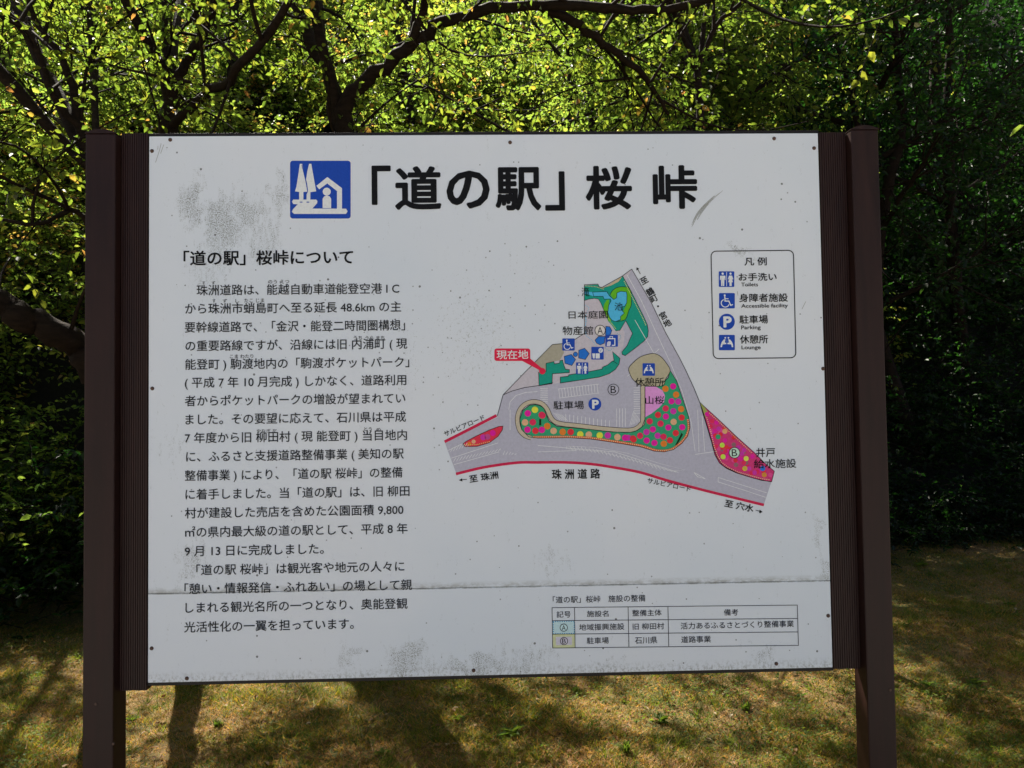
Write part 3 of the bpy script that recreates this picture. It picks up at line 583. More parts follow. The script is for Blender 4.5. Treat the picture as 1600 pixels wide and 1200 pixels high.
pr.stroke(edge, 3.2, (186, 70, 46), 5, smooth=True); pr.dots(edge, 1.7, 3.0, (205, 185, 130), 6, True)
# right triangular bed
def G_(p_): return [(1090 + x / 7.06, 640 + y / 7.06) for x, y in p_]
tri = [(1093, 628), (1100, 635)] + G_([(220, 100), (430, 300), (620, 470), (740, 590), (845, 680), (815, 795), (700, 780), (560, 740), (430, 700), (320, 650), (240, 590), (190, 500), (150, 350), (100, 180), (50, 20)])
pr.poly(tri, (160, 48, 92), 2)
pr.poly([(1093, 628), (1100, 635)] + G_([(120, 40), (80, 90)]), (122, 128, 70), 3)
rg = random.Random(5)
def inside(pt, poly):
    c_ = False; x, y = pt
    for i in range(len(poly)):
        (xa, ya), (xb, yb) = poly[i - 1], poly[i]
        if (ya > y) != (yb > y) and x < (xb - xa) * (y - ya) / (yb - ya) + xa: c_ = not c_
    return c_
k = 0
while k < 60:
    q = (rg.uniform(1095, 1208), rg.uniform(640, 752))
    if all(inside((q[0] + dx, q[1] + dy), tri) for dx, dy in ((4, 0), (-4, 0), (0, 4), (0, -4))):
        pr.disc(q[0], q[1], 3.6, rg.choice([MG, PU, RS, RD, (170, 60, 110), (110, 80, 84)]), 3, 10); k += 1
for x, y, c_ in ((270, 392, (150, 190, 60)), (280, 520, (150, 190, 60)), (535, 540, (168, 176, 70)), (520, 650, (160, 140, 60)), (735, 720, (164, 110, 50)), (300, 240, (176, 130, 90)), (225, 300, GRN)): pr.disc(1090 + x / 7.06, 640 + y / 7.06, 4, c_, 4, 12)
pr.stroke(tri, .9, K, 6, True)
pr.dots(G_([(100, 90), (150, 260), (180, 400), (215, 500), (260, 580), (340, 640), (450, 690), (590, 730), (710, 762), (800, 775)]), 1.9, 3.2, (200, 150, 110), 5); pr.dots(G_([(130, 40), (220, 120), (430, 320), (600, 480)]), 1.7, 3.2, (190, 160, 90), 5)
pr.disc(1191.5, 732, 4.2, (40, 90, 160), 5)
# left bed
lb_ = A_([(200, 800), (235, 775), (330, 725), (450, 670), (540, 637), (575, 635), (570, 670), (530, 730), (450, 790), (330, 825), (220, 828)])
pr.poly(lb_, (176, 44, 62), 2); pr.stroke(lb_, .9, K, 5, True)
for x, y, c_ in ((390, 740, PU), (430, 735, (150, 60, 110)), (300, 780, PC), (480, 700, MG), (260, 800, OR)): pr.disc(690 + x / 6, 560 + y / 6, 4.6 if x > 300 else 3.2, c_, 3, 12)
pr.dots(A_([(215, 810), (330, 808), (450, 780)]), 1.7, 3, (200, 160, 90), 4)
pr.stroke(A_([(28, 782), (515, 535)]), 4.4, RED, 3)
pr.stroke([(712.5, 740.5), (757, 730), (807, 723), (840, 722.5), (885, 722.5), (923, 725), (957, 730), (1000, 738), (1040, 750), (1100, 766), (1193.5, 789)], 4.2, RED, 3, smooth=True)
# here-you-are flag
pr.rrect(772.6, 544.6, 828.4, 564, 3.5, (170, 34, 58), 7); pr.poly([(815, 563.5), (828, 560), (848.5, 577), (846, 580)], (170, 34, 58), 7); pr.disc(847.4, 580, 4.9, (170, 34, 58), 8)
pr.text('現在地', 776, 547.3, 825.5, 561.5, WH, .012, 9)
# labels
for s_, a_, b_, c_, d_ in (('滝', 908.8, 449.5, 920.8, 463), ('池', 960.2, 472.8, 973, 485.2), ('日本庭園', 888.4, 486, 950, 498.4), ('物産館', 879, 510, 926.8, 523.8), ('休憩所', 992, 590.2, 1037.6, 604.5), ('山桜', 1008.3, 619, 1037.6, 631.8),
                           ('駐車場', 864.8, 626.8, 912.4, 640), ('井戸', 1181.3, 700, 1211, 714.4), ('給水施設', 1178, 717.6, 1244, 732)): pr.text(s_, a_, b_, c_, d_, K, .006, 10)
pr.text('珠 洲 道 路', 862.4, 733.2, 937.8, 749, K, .02, 8)
pr.rot('至 珠洲', 734, 753.5, 779, 746.4, 12.6, K, .02); pr.stroke([(718, 750.2), (729.5, 748.8)], .9, K, 8); pr.poly([(717, 750.4), (722, 747.2), (722.6, 752.2)], K, 8)
pr.rot('サルビアロード', 695.5, 682, 758, 655, 9.6, K, .012); pr.rot('サルビアロード', 1010.8, 754, 1078.5, 768, 9.8, K, .012)
pr.rot('至 穴水', 1131.5, 790.5, 1176.5, 799.5, 12.6, K, .02); pr.stroke([(1180.5, 797), (1190, 799.5)], .9, K, 8); pr.poly([(1191.5, 799.9), (1186.6, 796.2), (1186, 801.6)], K, 8)
v0 = np.array((1005.5, 437.0)); v1 = np.array((1043.0, 506.5))
for ch, k in (('至', .02), ('鶴', .27), ('町', .42), ('・', .60), ('宮', .81), ('地', .98)):
    q = v0 + (v1 - v0) * k; pr.char(ch, q[0], q[1], 12.5, math.radians(29), K, .02)
pr.stroke([(1000.5, 428.5), (996, 420)], 1.0, K, 8); pr.poly([(994.5, 417.8), (998.6, 420), (994.3, 422.8)], K, 8)
def circ(ch, cx, cy, r, bgc):
    pr.disc(cx, cy, r, K, 8, 28); pr.disc(cx, cy, r - 1.0, bgc, 9, 28); pr.text(ch, cx - r * .48, cy - r * .62, cx + r * .48, cy + r * .62, K, .0, 10)
circ('A', 937.6, 516.3, 8.6, (170, 164, 160)); circ('B', 958.3, 608.7, 9, GREY); circ('B', 1147.4, 707.4, 8.8, (150, 172, 158))
pr.done()
for fn, c_ in ((icon_chair, D_([(502, 248), (668, 410)])), (icon_toilet, D_([(686, 568), (850, 728)])), (icon_lounge, [(1003.8, 567.6), (1023.2, 587.2)])):
    pr = Print('map_pictogram', upper); fn(pr, c_[0][0], c_[0][1], c_[1][0], c_[1][1], 8); pr.done()
pr = Print('map_pictogram', upper); icon_p(pr, 929.4, 631.4, 10.1, 8); pr.done()
pr = Print('map_pictogram', upper); pr.rrect(*D_([(890, 360)])[0], *D_([(1056, 530)])[0], 1, B1, 8)
pr.poly(D_([(900, 448), (940, 448), (935, 515), (912, 515)]), WH, 9); pr.poly(D_([(948, 448), (1003, 448), (1003, 515), (948, 515)]), WH, 9); pr.disc(*D_([(1015, 408)])[0], 3.6, WH, 9, 12, 3.9); pr.stroke(D_([(1003, 388), (1010, 425), (1022, 400), (1030, 390)]), .5, B1, 10); pr.done()
pr = Print('map_pictogram', upper); pr.rrect(*D_([(1078, 198)])[0], *D_([(1246, 358)])[0], 1, B1, 8)
pr.stroke(D_([(1115, 262), (1115, 250), (1205, 250), (1205, 340), (1165, 340)]), 1.6, WH, 9); pr.stroke(D_([(1138, 248), (1138, 222), (1175, 222), (1175, 248)]), .9, WH, 9); pr.poly(D_([(1095, 350), (1102, 300), (1120, 285), (1150, 290), (1150, 330), (1135, 352)]), (160, 160, 172), 10); pr.done()
# facilities table on the lower sheet
pr = Print('facility_table', lower)
pr.poly([(863, 970.3), (898, 969.8), (898.4, 990.6), (863.3, 991)], (150, 170, 184), 1); pr.poly([(863.3, 991), (898.4, 990.6), (898.6, 1011.9), (863.5, 1012.3)], (160, 162, 128), 1)
pr.poly([(868.5, 995), (893.5, 994.6), (893.8, 1007.5), (868.7, 1008)], (158, 154, 164), 2)
for s_ in ([(862.5, 949.4), (1245.6, 945.4)], [(862.8, 969.8), (1246.2, 966.3)], [(863.2, 990.8), (1246.8, 987.3)], [(863.5, 1012.4), (1247.4, 1008.3)], [(862.5, 949), (863.5, 1012.6)], [(897.6, 949), (898.6, 1012)], [(981.3, 948), (982.6, 1011.2)], [(1043.6, 947.5), (1044.8, 1010.6)], [(1245.6, 945), (1247.4, 1008.6)]):
    pr.stroke(s_, .95, (40, 40, 44), 5)
pr.dots([(864.5, 971), (897, 970.7), (897.4, 989.6), (864.7, 990.1), (864.5, 972)], 1.8, 3.5, (44, 110, 150), 3)
for s_, a_, b_, c_, d_ in (('記号', 869.7, 955, 891.7, 965), ('施設名', 917, 954.3, 950.8, 964), ('整備主体', 988, 953, 1033.8, 962.8), ('備考', 1131, 951.8, 1153.4, 962), ('地域振興施設', 904.9, 975, 975.5, 985.3), ('旧 柳田村', 988.7, 974, 1037.8, 984),
                           ('活力あるふるさとづくり整備事業', 1063.6, 972.8, 1240.4, 983.3), ('駐車場', 917, 996, 951.2, 1006.2), ('石川県', 992, 995.5, 1027, 1006), ('道路事業', 1064.3, 994, 1110.8, 1004.6)): pr.text(s_, a_, b_, c_, d_, (36, 36, 40), .006, 6)
pr.text('「道の駅」桜峠　施設の整備', 863.8, 931.8, 1008.4, 942.6, (36, 36, 40), .006, 6)
circ('A', 880.8, 980.5, 6.2, (150, 170, 184)); circ('B', 881.2, 1001.5, 6.2, (158, 154, 164))
pr.done()
# scuffs and scratches
pr = Print('scratch', upper); rg = random.Random(3)
for k in range(9):
    o_ = (k - 4) * .9; a_ = rg.uniform(0, .35); b_ = rg.uniform(.6, 1)
    c_ = [(1081 + o_ * .4, 355 + o_ * .2), (1092 + o_, 334), (1108 + o_, 315 - o_ * .3), (1136 - abs(o_), 294 + o_ * .3)]; q = catmull(c_, False); n_ = len(q)
    pr.stroke(q[int(a_ * n_):int(b_ * n_)], .45, (118, 118, 114), 1)
for s_ in ([(252, 224), (249, 236), (243, 254)], [(256, 226), (251, 240)], [(247, 228), (246.5, 234)], [(1253, 483), (1259, 471)], [(1152, 455), (1153, 462)]): pr.stroke(s_, .7, (120, 120, 116), 1)
pr.done()
bpy.data.objects.remove(_to)

# ------------------------------------------------------------------ foliage machinery
class Tubes:
    def __init__(s): s.V = []; s.F = []; s.n = 0
    def add(s, pts, r, sides=5):
        pts = np.asarray(pts, float); r = np.asarray(r, float); k = len(pts)
        tg = np.gradient(pts, axis=0); tg /= np.linalg.norm(tg, axis=1)[:, None] + 1e-9
        up = np.where(np.abs(tg[:, 2:3]) > .9, np.array([[1., 0, 0]]), np.array([[0, 0, 1.]]))
        a = np.cross(tg, up); a /= np.linalg.norm(a, axis=1)[:, None]; b = np.cross(tg, a)
        for i in range(1, k):
            if np.dot(a[i], a[i - 1]) < 0: a[i] *= -1; b[i] *= -1
        th = np.arange(sides) * 2 * np.pi / sides
        ring = pts[:, None] + r[:, None, None] * (a[:, None] * np.cos(th)[None, :, None] + b[:, None] * np.sin(th)[None, :, None])
        s.V.append(ring.reshape(-1, 3)); i = np.arange(k - 1)[:, None] * sides; j = np.arange(sides)[None]; j2 = (j + 1) % sides
        s.F.append((np.stack([i + j, i + j2, i + j2 + sides, i + j + sides], -1).reshape(-1, 4)) + s.n); s.n += k * sides
    def build(s, name, m, parent, base=(0, 0, 0)):
        return mesh_np(name, np.concatenate(s.V) - np.asarray(base, float), np.concatenate(s.F), m, parent, smooth=True)
def bez(p0, p1, p2, p3, n):
    u = np.linspace(0, 1, n)[:, None]; return (1 - u) ** 3 * p0 + 3 * u * (1 - u) ** 2 * p1 + 3 * u * u * (1 - u) * p2 + u ** 3 * p3
def unit(v): return v / (np.linalg.norm(v, axis=-1, keepdims=True) + 1e-9)
def leaves_np(pos, axis, nor, L, wid, tint, fold=.25):
    """arrays -> V, F, tint; each leaf two folded quads round its midrib"""
    n = len(pos); axis = unit(axis); side = unit(np.cross(axis, nor)); up = np.cross(side, axis)
    L = L[:, None]; w = wid[:, None]
    B = pos; T = pos + axis * L - up * L * .12
    def q(t_, s_, lift): return pos + axis * L * t_ + side * w * s_ + up * w * lift
    V = np.stack([B, q(.30, .5, fold), q(.68, .40, fold * .8), T, q(.68, -.40, fold * .8), q(.30, -.5, fold)], 1).reshape(-1, 3)
    i = np.arange(n)[:, None] * 6
    return V, np.concatenate([i + np.array([[0, 1, 2, 3]]), i + np.array([[0, 3, 4, 5]])]), np.repeat(tint, 6)
def spray(starts, dirs, lens, per, leafL, rng, droop=.25, tbase=.5, tvar=.22, flat=.55, rare=.015):
    """twigs from starts; returns leaf arrays and twig polylines"""
    n = len(starts); dirs = unit(dirs)
    mid = starts + dirs * lens[:, None] * .5 + rng.normal(0, .05, (n, 3)) * lens[:, None]
    end = starts + dirs * lens[:, None]; end[:, 2] -= droop * lens
    u = (np.arange(per)[None, :] + rng.uniform(0, .8, (n, per))) / per * .9 + .12
    u3 = u[..., None]
    pos = (1 - u3) ** 2 * starts[:, None] + 2 * u3 * (1 - u3) * mid[:, None] + u3 ** 2 * end[:, None]
    tan = unit(2 * (1 - u3) * (mid - starts)[:, None] + 2 * u3 * (end - mid)[:, None])
    sgn = np.where(np.arange(per) % 2, 1., -1.)[None, :, None]
    sd = unit(np.cross(tan, np.array([0, 0, 1.])) + rng.normal(0, .35, (n, per, 3)))
    ax = unit(tan * .55 + sd * sgn * .85 + rng.normal(0, .25, (n, per, 3)) - np.array([0, 0, .25]))
    nor = unit(np.array([-.2, .42, .75]) * flat / .55 + rng.normal(0, .42, (n, per, 3)))    # blades turn towards the light
    L = leafL * rng.uniform(.6, 1.25, (n, per)); tw = np.repeat(tbase + rng.normal(0, .10, (n, 1)), per, 1) + rng.normal(0, tvar * .5, (n, per))
    tw = np.where(rng.random((n, per)) < rare, rng.uniform(.95, 1, (n, per)), np.clip(tw, 0, .94))
    return (pos.reshape(-1, 3), ax.reshape(-1, 3), nor.reshape(-1, 3), L.ravel(), (L * rng.uniform(.42, .6, (n, per))).ravel(), tw.ravel()), (starts, mid, end)
def twigs_np(st, mid, end, r0, r1):
    n = len(st); u = [0, .5, 1.]; rings = []
    pts = [st, .25 * st + .5 * mid + .25 * end, end]; rad = [r0, (r0 + r1) / 2, r1]
    tg = unit(end - st); a = unit(np.cross(tg, np.array([.3, .2, 1.]))); b = np.cross(tg, a)
    for p_, r in zip(pts, rad):
        for k in range(3):
            th = k * 2.094; rings.append(p_ + r * (a * math.cos(th) + b * math.sin(th)))
    V = np.stack(rings, 1).reshape(-1, 3); i = np.arange(n)[:, None] * 9
    F = np.concatenate([i + np.array([[g + k, g + (k + 1) % 3, g + 3 + (k + 1) % 3, g + 3 + k]]) for g in (0, 3) for k in range(3)])
    return V, F
def grow_tree(name, base, limbs, label, cat, mleaf, mbark, rng, group=None, nsec=9, seclen=(.7, 1.6), ntw=7, twl=(.25, .55), per=9, leafL=.050, tb=.5, rare=.02, start=.25, sides=9, up=.35, zmin=None):
    """limbs: list of (points, radii). Returns the thing with trunk, branches and crown."""
    e = empty(name, base, label, cat, group); base = np.asarray(base, float)
    T = Tubes()
    for pts, rad in limbs:
        pts = np.asarray(pts, float); k = len(pts); m_ = catmull3(pts, 5); rr_ = np.interp(np.linspace(0, k - 1, len(m_)), np.arange(k), rad)
        m_ = m_ + rng.normal(0, .012, m_.shape) * np.minimum(1, rr_ / .04)[:, None]; T.add(m_, rr_ * rng.uniform(.92, 1.1, len(m_)), sides)
    T.build('trunk', mbark, e, base)
    S = Tubes(); st, dr, ln = [], [], []
    for li, (pts, rad) in enumerate(limbs):
        pts = np.asarray(pts, float); m_ = catmull3(pts, 8); n_ = nsec if np.linalg.norm(pts[-1] - pts[0]) > 1 else max(2, nsec // 2)
        for q in range(n_):
            f = start + (1 - start) * (q + rng.random()) / n_; i = min(len(m_) - 1, int(f * (len(m_) - 1))); p0 = m_[i]
            tg = unit(m_[min(i + 1, len(m_) - 1)] - m_[max(i - 1, 0)]); d = unit(tg * .6 + rng.normal(0, .75, 3) + np.array([0, 0, up])); L = rng.uniform(*seclen) * (1.15 - .5 * f)
            c1 = p0 + d * L * .35 + rng.normal(0, .08, 3) * L; c2 = p0 + d * L * .7 + rng.normal(0, .16, 3) * L; e2 = p0 + d * L + rng.normal(0, .2, 3) * L
            b = bez(p0, c1, c2, e2, 9)
            if zmin and e2[2] < zmin: continue
            r0 = min(.013, .008 * L + .003); S.add(b, np.linspace(r0, .003, 9), 5)
            for w_ in range(ntw):
                j = rng.integers(2, 9); st.append(b[j]); tt = unit(b[j] - b[j - 1]); dr.append(tt * .6 + rng.normal(0, .6, 3) + np.array([0, 0, .1])); ln.append(rng.uniform(*twl))
    st, dr, ln = np.array(st), np.array(dr), np.array(ln)
    if zmin: k_ = st[:, 2] > zmin; st, dr, ln = st[k_], dr[k_], ln[k_]
    lv, tw = spray(st, dr, ln, per, leafL, rng, tbase=tb, rare=rare)
    V, F = twigs_np(*tw, .0035, .0012); S.V.append(V); S.F.append(F + S.n); S.n += len(V)
    o = S.build('branches', mbark, e, base); o['kind'] = 'stuff'
    V, F, ti = leaves_np(*lv); o = mesh_np('crown', V - base, F, mleaf, e, tint=ti); o['kind'] = 'stuff'; return e
def catmull3(pts, k):
    out = []; n = len(pts)
    for i in range(n - 1):
        p0, p1, p2, p3 = pts[max(i - 1, 0)], pts[i], pts[i + 1], pts[min(i + 2, n - 1)]
        for j in range(k):
            u = j / k; out.append(.5 * ((2 * p1) + (-p0 + p2) * u + (2 * p0 - 5 * p1 + 4 * p2 - p3) * u * u + (-p0 + 3 * p1 - 3 * p2 + p3) * u ** 3))
    out.append(pts[-1]); return np.array(out)

# ------------------------------------------------------------------ cherry trees between board and bank
def onground(px, D):
    p_ = W(px, 600, D); return np.array((p_[0], p_[1], float(zt(p_[0], p_[1])) - .08))
r1 = np.random.default_rng(11)
b = onground(548, 5.0); fk = W(532, 212, 5.0)
grow_tree('cherry_tree', b, [
    ([b, (b + fk) / 2 + (.08, 0, 0), fk + (0, 0, -.2), fk], [.14, .115, .10, .09]),
    ([fk + (0, 0, -.12), W(545, 160, 4.95), W(600, 105, 4.9), W(655, 60, 4.8), W(725, 25, 4.7), W(850, 8, 4.6), W(965, 12, 4.5), W(1065, 12, 4.4), W(1200, -40, 4.3)], [.07, .05, .043, .038, .035, .032, .028, .024, .012]),
    ([fk + (0, 0, -.1), W(520, 130, 5.1), W(486, 75, 5.2), W(466, 10, 5.3), W(450, -120, 5.4), W(420, -300, 5.6)], [.07, .05, .044, .04, .034, .018]),
    ([fk, np.array((-1.2, 2.4, 4.9)), np.array((-1.0, 1.0, 5.6)), np.array((-.6, -.6, 6.0)), np.array((0, -2.2, 6.1))], [.035, .03, .025, .02, .01]),  # limb added above the view to keep sky light off the lawn
    ([np.array((-1.2, 2.4, 4.9)), np.array((.1, 1.9, 5.5)), np.array((1.6, 1.2, 6.0)), np.array((3.2, .6, 6.2))], [.03, .026, .02, .01]),  # also added overhead, out of view, to block sky light
    ([fk, np.array((-1.3, 3.6, 4.9)), np.array((-1.5, 4.8, 6.1)), np.array((-1.6, 6.0, 7.0))], [.036, .03, .022, .01]),  # added limb with a high crown that dapples the lawn
    ([np.array((-1.3, 3.6, 4.9)), np.array((-.5, 4.4, 5.9)), np.array((.2, 5.4, 6.8)), np.array((.6, 6.4, 7.4))], [.04, .035, .025, .01]),  # added beside it for more leaf shade on the lawn
    ([W(850, 10, 4.6), W(905, 40, 4.7), W(965, 85, 4.8), W(1010, 125, 5.0), W(1045, 180, 5.2)], [.032, .028, .024, .018, .01]),
    ([W(640, 70, 4.8), W(662, 20, 4.7), W(680, -60, 4.5), W(760, -220, 4.2)], [.03, .026, .022, .01]),
], 'old cherry tree behind the board, its main limb arching right over the top edge', 'tree', M_CHERRY, M_BARK, r1, nsec=11, ntw=11, per=9, tb=.55)
b = onground(296, 5.0); f1 = W(268, 130, 5.0)
grow_tree('cherry_tree', b, [
    ([b, (b + f1) / 2 + (-.05, 0, 0), W(265, 220, 5.0), f1], [.078, .066, .058, .05]),
    ([f1 + (0, 0, -.08), W(290, 95, 5.0), W(322, 45, 5.0), W(335, 0, 4.9), W(350, -150, 4.8)], [.036, .032, .028, .024, .012]),
    ([f1, np.array((-2.6, 2.3, 4.9)), np.array((-3.0, 1.0, 5.6)), np.array((-3.2, -.8, 6.0))], [.03, .026, .02, .01]),  # added toward the camera, above the view, to dim the lawn
    ([f1, np.array((-2.4, 3.9, 5.2)), np.array((-2.9, 5.0, 6.3)), np.array((-3.2, 6.0, 7.2))], [.03, .026, .02, .01]),
    ([f1 + (0, 0, -.1), W(260, 80, 5.05), W(257, 0, 5.1), W(240, -200, 5.2)], [.035, .022, .018, .012]),
    ([W(266, 200, 5), W(320, 150, 4.6), W(370, 110, 4.2), W(450, 0, 3.9), W(520, -150, 3.8)], [.03, .026, .024, .02, .01]),
], 'slim straight cherry tree behind the left end of the board, forking above it', 'tree', M_CHERRY, M_BARK, r1, nsec=9, ntw=10, per=9, tb=.5)
b = onground(168, 4.3); f1 = W(164, 585, 4.3)
grow_tree('cherry_tree', b, [
    ([b, (b + f1) / 2, f1], [.095, .09, .085]),
    ([f1 + (0, 0, -.06), W(128, 545, 4.25), W(80, 520, 4.1), W(25, 490, 4.0), W(-40, 430, 3.9), W(-150, 250, 3.8)], [.09, .078, .072, .068, .05, .02]),
    ([f1 + (0, 0, -.05), W(162, 400, 4.35), W(140, 260, 4.4), W(118, 165, 4.4), W(95, 90, 4.4), W(55, 30, 4.4), W(20, -80, 4.4)], [.045, .036, .03, .025, .02, .016, .01]),
    ([W(140, 260, 4.4), np.array((-3.1, 2.9, 4.4)), np.array((-3.7, 3.9, 5.6)), np.array((-4.4, 5.0, 6.6))], [.04, .035, .025, .01]),  # added limb whose leaves shade the left lawn
    ([W(140, 260, 4.4), np.array((-3.3, 2.0, 4.2)), np.array((-4.2, 2.2, 5.0)), np.array((-5.2, 3.0, 5.6))], [.035, .03, .022, .01]),
    ([W(128, 205, 4.4), W(85, 150, 4.3), W(50, 60, 4.2), W(0, 10, 4.1)], [.022, .018, .014, .01]),
    ([W(160, 400, 4.35), W(120, 330, 4.2), W(60, 350, 4.0), W(-20, 340, 3.9)], [.02, .014, .011, .007]),
], 'leaning cherry tree behind the left post with a thick low limb going left', 'tree', M_CHERRY, M_BARK, r1, zmin=2.3, nsec=8, ntw=10, per=9, tb=.55)
b = onground(1120, 5.9); f1 = W(1090, 110, 5.9)
grow_tree('cherry_tree', b, [
    ([b, (b + f1) / 2, f1], [.05, .035, .028]),
    ([f1, W(1070, 60, 5.9), W(1040, -10, 5.8), W(1000, -120, 5.6)], [.026, .022, .018, .008]),
    ([f1, np.array((1.4, 4.2, 5.6)), np.array((.9, 4.6, 6.6)), np.array((.3, 5.2, 7.4))], [.022, .018, .014, .007]),  # this limb and the next are added to dapple the right lawn
    ([f1, np.array((1.9, 4.0, 5.4)), np.array((2.3, 4.4, 6.2)), np.array((2.6, 5.4, 7.0))], [.022, .018, .014, .007]),
    ([f1, W(1120, 40, 5.8), W(1180, -20, 5.7), W(1260, -160, 5.6)], [.022, .018, .014, .007]),
], 'thin cherry tree behind the right half of the board with drooping twigs', 'tree', M_CHERRY, M_BARK, r1, nsec=8, ntw=10, per=9, tb=.42)

# ------------------------------------------------------------------ undergrowth on the bank
def clump_field(n, xr, dr_, seed, leafL, tb, per, ntw, hr, lr):
    rng = np.random.default_rng(seed)
    cx = rng.uniform(*xr, n); d = rng.uniform(*dr_, n); cy = toe(cx) + d; cz = zt(cx, cy)
    C = np.stack([cx, cy, cz], -1); h = rng.uniform(*hr, n)
    S = np.repeat(C, ntw, 0) + rng.normal(0, .18, (n * ntw, 3)) * np.array([1, 1, .3]); H = np.repeat(h, ntw)
    S[:, 2] += H * rng.uniform(.0, .8, len(S))
    dd = rng.normal(0, .75, (len(S), 3)); dd[:, 2] = np.abs(dd[:, 2]) * .6 + .25; dd[:, 1] -= .25
    ct = np.repeat(tb + rng.normal(0, .16, n), ntw)[:, None]
    lv, tw = spray(S, dd, rng.uniform(*lr, len(S)), per, leafL, rng, tbase=ct, droop=.35, rare=.012)
    return lv, tw
def fields(name, specs, m, label=None):
    Vs, Fs, Ts, n = [], [], [], 0; TV, TF, tn = [], [], 0
    for sp in specs:
        lv, tw = clump_field(*sp); V, F, t_ = leaves_np(*lv); Vs.append(V); Fs.append(F + n); Ts.append(t_); n += len(V)
        V, F = twigs_np(*tw, .005, .0015); TV.append(V); TF.append(F + tn); tn += len(V)
    o = mesh_np(name, np.concatenate(Vs + TV), np.concatenate([np.concatenate(Fs), np.concatenate(TF) + n]), None, None, tint=np.concatenate(Ts + [np.full(tn, .5)]), mats=[m, M_BARK2],
                midx=np.concatenate([np.zeros(sum(map(len, Fs)), int), np.ones(sum(map(len, TF)), int)]))
    o['kind'] = 'stuff'
    if label: o['label'] = label
    return o
fields('undergrowth', [
    (330, (-9, 3.6), (0.1, 3.5), 21, .062, .55, 12, 24, (.3, 1.3), (.3, .8)),
    (620, (-8, 5.5), (2.0, 8.0), 22, .066, .6, 12, 24, (.4, 1.8), (.4, .9)),
    (380, (-16, 9), (7.0, 16.0), 23, .13, .55, 8, 20, (.6, 2.4), (.6, 1.2)),
], M_LEAF)
fields('shade_tinted_undergrowth', [  # dark leaves stand in for deep shade at the bank foot and right
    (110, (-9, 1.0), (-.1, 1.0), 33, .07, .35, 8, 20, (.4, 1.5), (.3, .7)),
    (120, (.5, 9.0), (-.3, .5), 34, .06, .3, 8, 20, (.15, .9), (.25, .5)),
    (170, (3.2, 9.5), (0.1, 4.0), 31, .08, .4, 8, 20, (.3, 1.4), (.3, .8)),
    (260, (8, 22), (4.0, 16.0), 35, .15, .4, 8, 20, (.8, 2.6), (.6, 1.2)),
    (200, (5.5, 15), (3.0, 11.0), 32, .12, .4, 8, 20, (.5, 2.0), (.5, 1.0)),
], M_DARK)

# ------------------------------------------------------------------ trees on and before the bank, some added for their shade
def bank_tree(x, d, h, lean, label, dark=False, seed=0, group=None, r=.09, spread=1.6, nsec=26, leafL=.10, low=.3, per=9, tb=.5):
    rng = np.random.default_rng(seed); y = float(toe(x)) + d; z = float(zt(x, y)) - .1; b = np.array((x, y, z))
    top = b + np.array((lean[0], lean[1], h)); m1 = b + (top - b) * .35 + rng.normal(0, .15, 3); m2 = b + (top - b) * .7 + rng.normal(0, .2, 3)
    limbs = [([b, m1, m2, top], [r, r * .75, r * .5, r * .15])]
    for k in range(4):
        f = rng.uniform(.35, .8); p0 = b + (top - b) * f; a = rng.uniform(0, 6.28); L = spread * rng.uniform(.6, 1.1)
        limbs.append(([p0, p0 + np.array((math.cos(a), math.sin(a), .5)) * L * .5, p0 + np.array((math.cos(a), math.sin(a), .55)) * L], [r * .4, r * .25, r * .08]))
    return grow_tree('evergreen_tree' if dark else 'broadleaf_tree', b, limbs, label, 'tree', M_DARK if dark else M_LEAF, M_BARK if dark else M_BARK2, rng, group, nsec=nsec // 3, seclen=(spread * .5, spread * 1.1), ntw=9, twl=(.3, .7), per=per, leafL=leafL, tb=tb, rare=.01, start=low, sides=6, up=.15)
bank_tree(-6.0, 3.2, 6.0, (.3, -.5), 'broadleaf tree on the bank at the far left edge of the view', seed=41, nsec=30)
bank_tree(-1.2, 6.0, 5.0, (-.5, -.4), 'pale green broadleaf tree on the bank behind the arching cherry limb', seed=43, nsec=24, tb=.7)
bank_tree(2.2, 4.2, 5.0, (.3, -.5), 'yellowish broadleaf tree on the bank right of the arching limb', seed=44, nsec=24, tb=.6, leafL=.085)
bank_tree(-4.2, 7.0, 6.5, (.2, -.3), 'tall broadleaf tree high on the bank above the left post', seed=42, nsec=26)
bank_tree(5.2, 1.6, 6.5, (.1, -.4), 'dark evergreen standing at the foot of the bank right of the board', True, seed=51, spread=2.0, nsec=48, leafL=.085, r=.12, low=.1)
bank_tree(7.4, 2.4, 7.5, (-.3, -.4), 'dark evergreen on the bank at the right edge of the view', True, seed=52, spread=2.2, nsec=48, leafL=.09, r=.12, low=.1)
bank_tree(-5.8, -4.8, 6.0, (.8, .3), 'added broad tree outside the view on the left, its crown blocking sky light from the lawn', seed=61, spread=3.0, nsec=60, leafL=.10, r=.13, low=.6)  # unseen tree, added so its crown cuts sky light on the ground
bank_tree(5.2, -9.0, 6.0, (-.6, .2), 'added broad tree outside the view on the right, its crown blocking sky light from the lawn', seed=62, spread=3.0, nsec=60, leafL=.10, r=.13, low=.6)  # unseen counterpart on the right, added to cut sky light too
bank_tree(-4.4, 2.5, 5.6, (.1, .2), 'slim broadleaf tree at the bank foot, left of the board, added to shade the left lawn', seed=63, spread=1.9, nsec=66, leafL=.075, r=.06, low=.5)  # added where its crown throws shade on the left lawn
bank_tree(.9, 1.1, 6.4, (-.1, .3), 'slim broadleaf tree at the bank foot behind the middle of the board, added to dapple the lawn', seed=64, spread=1.9, nsec=60, leafL=.075, r=.055, low=.6)  # invented tree, its high crown dapples the lawn with shade
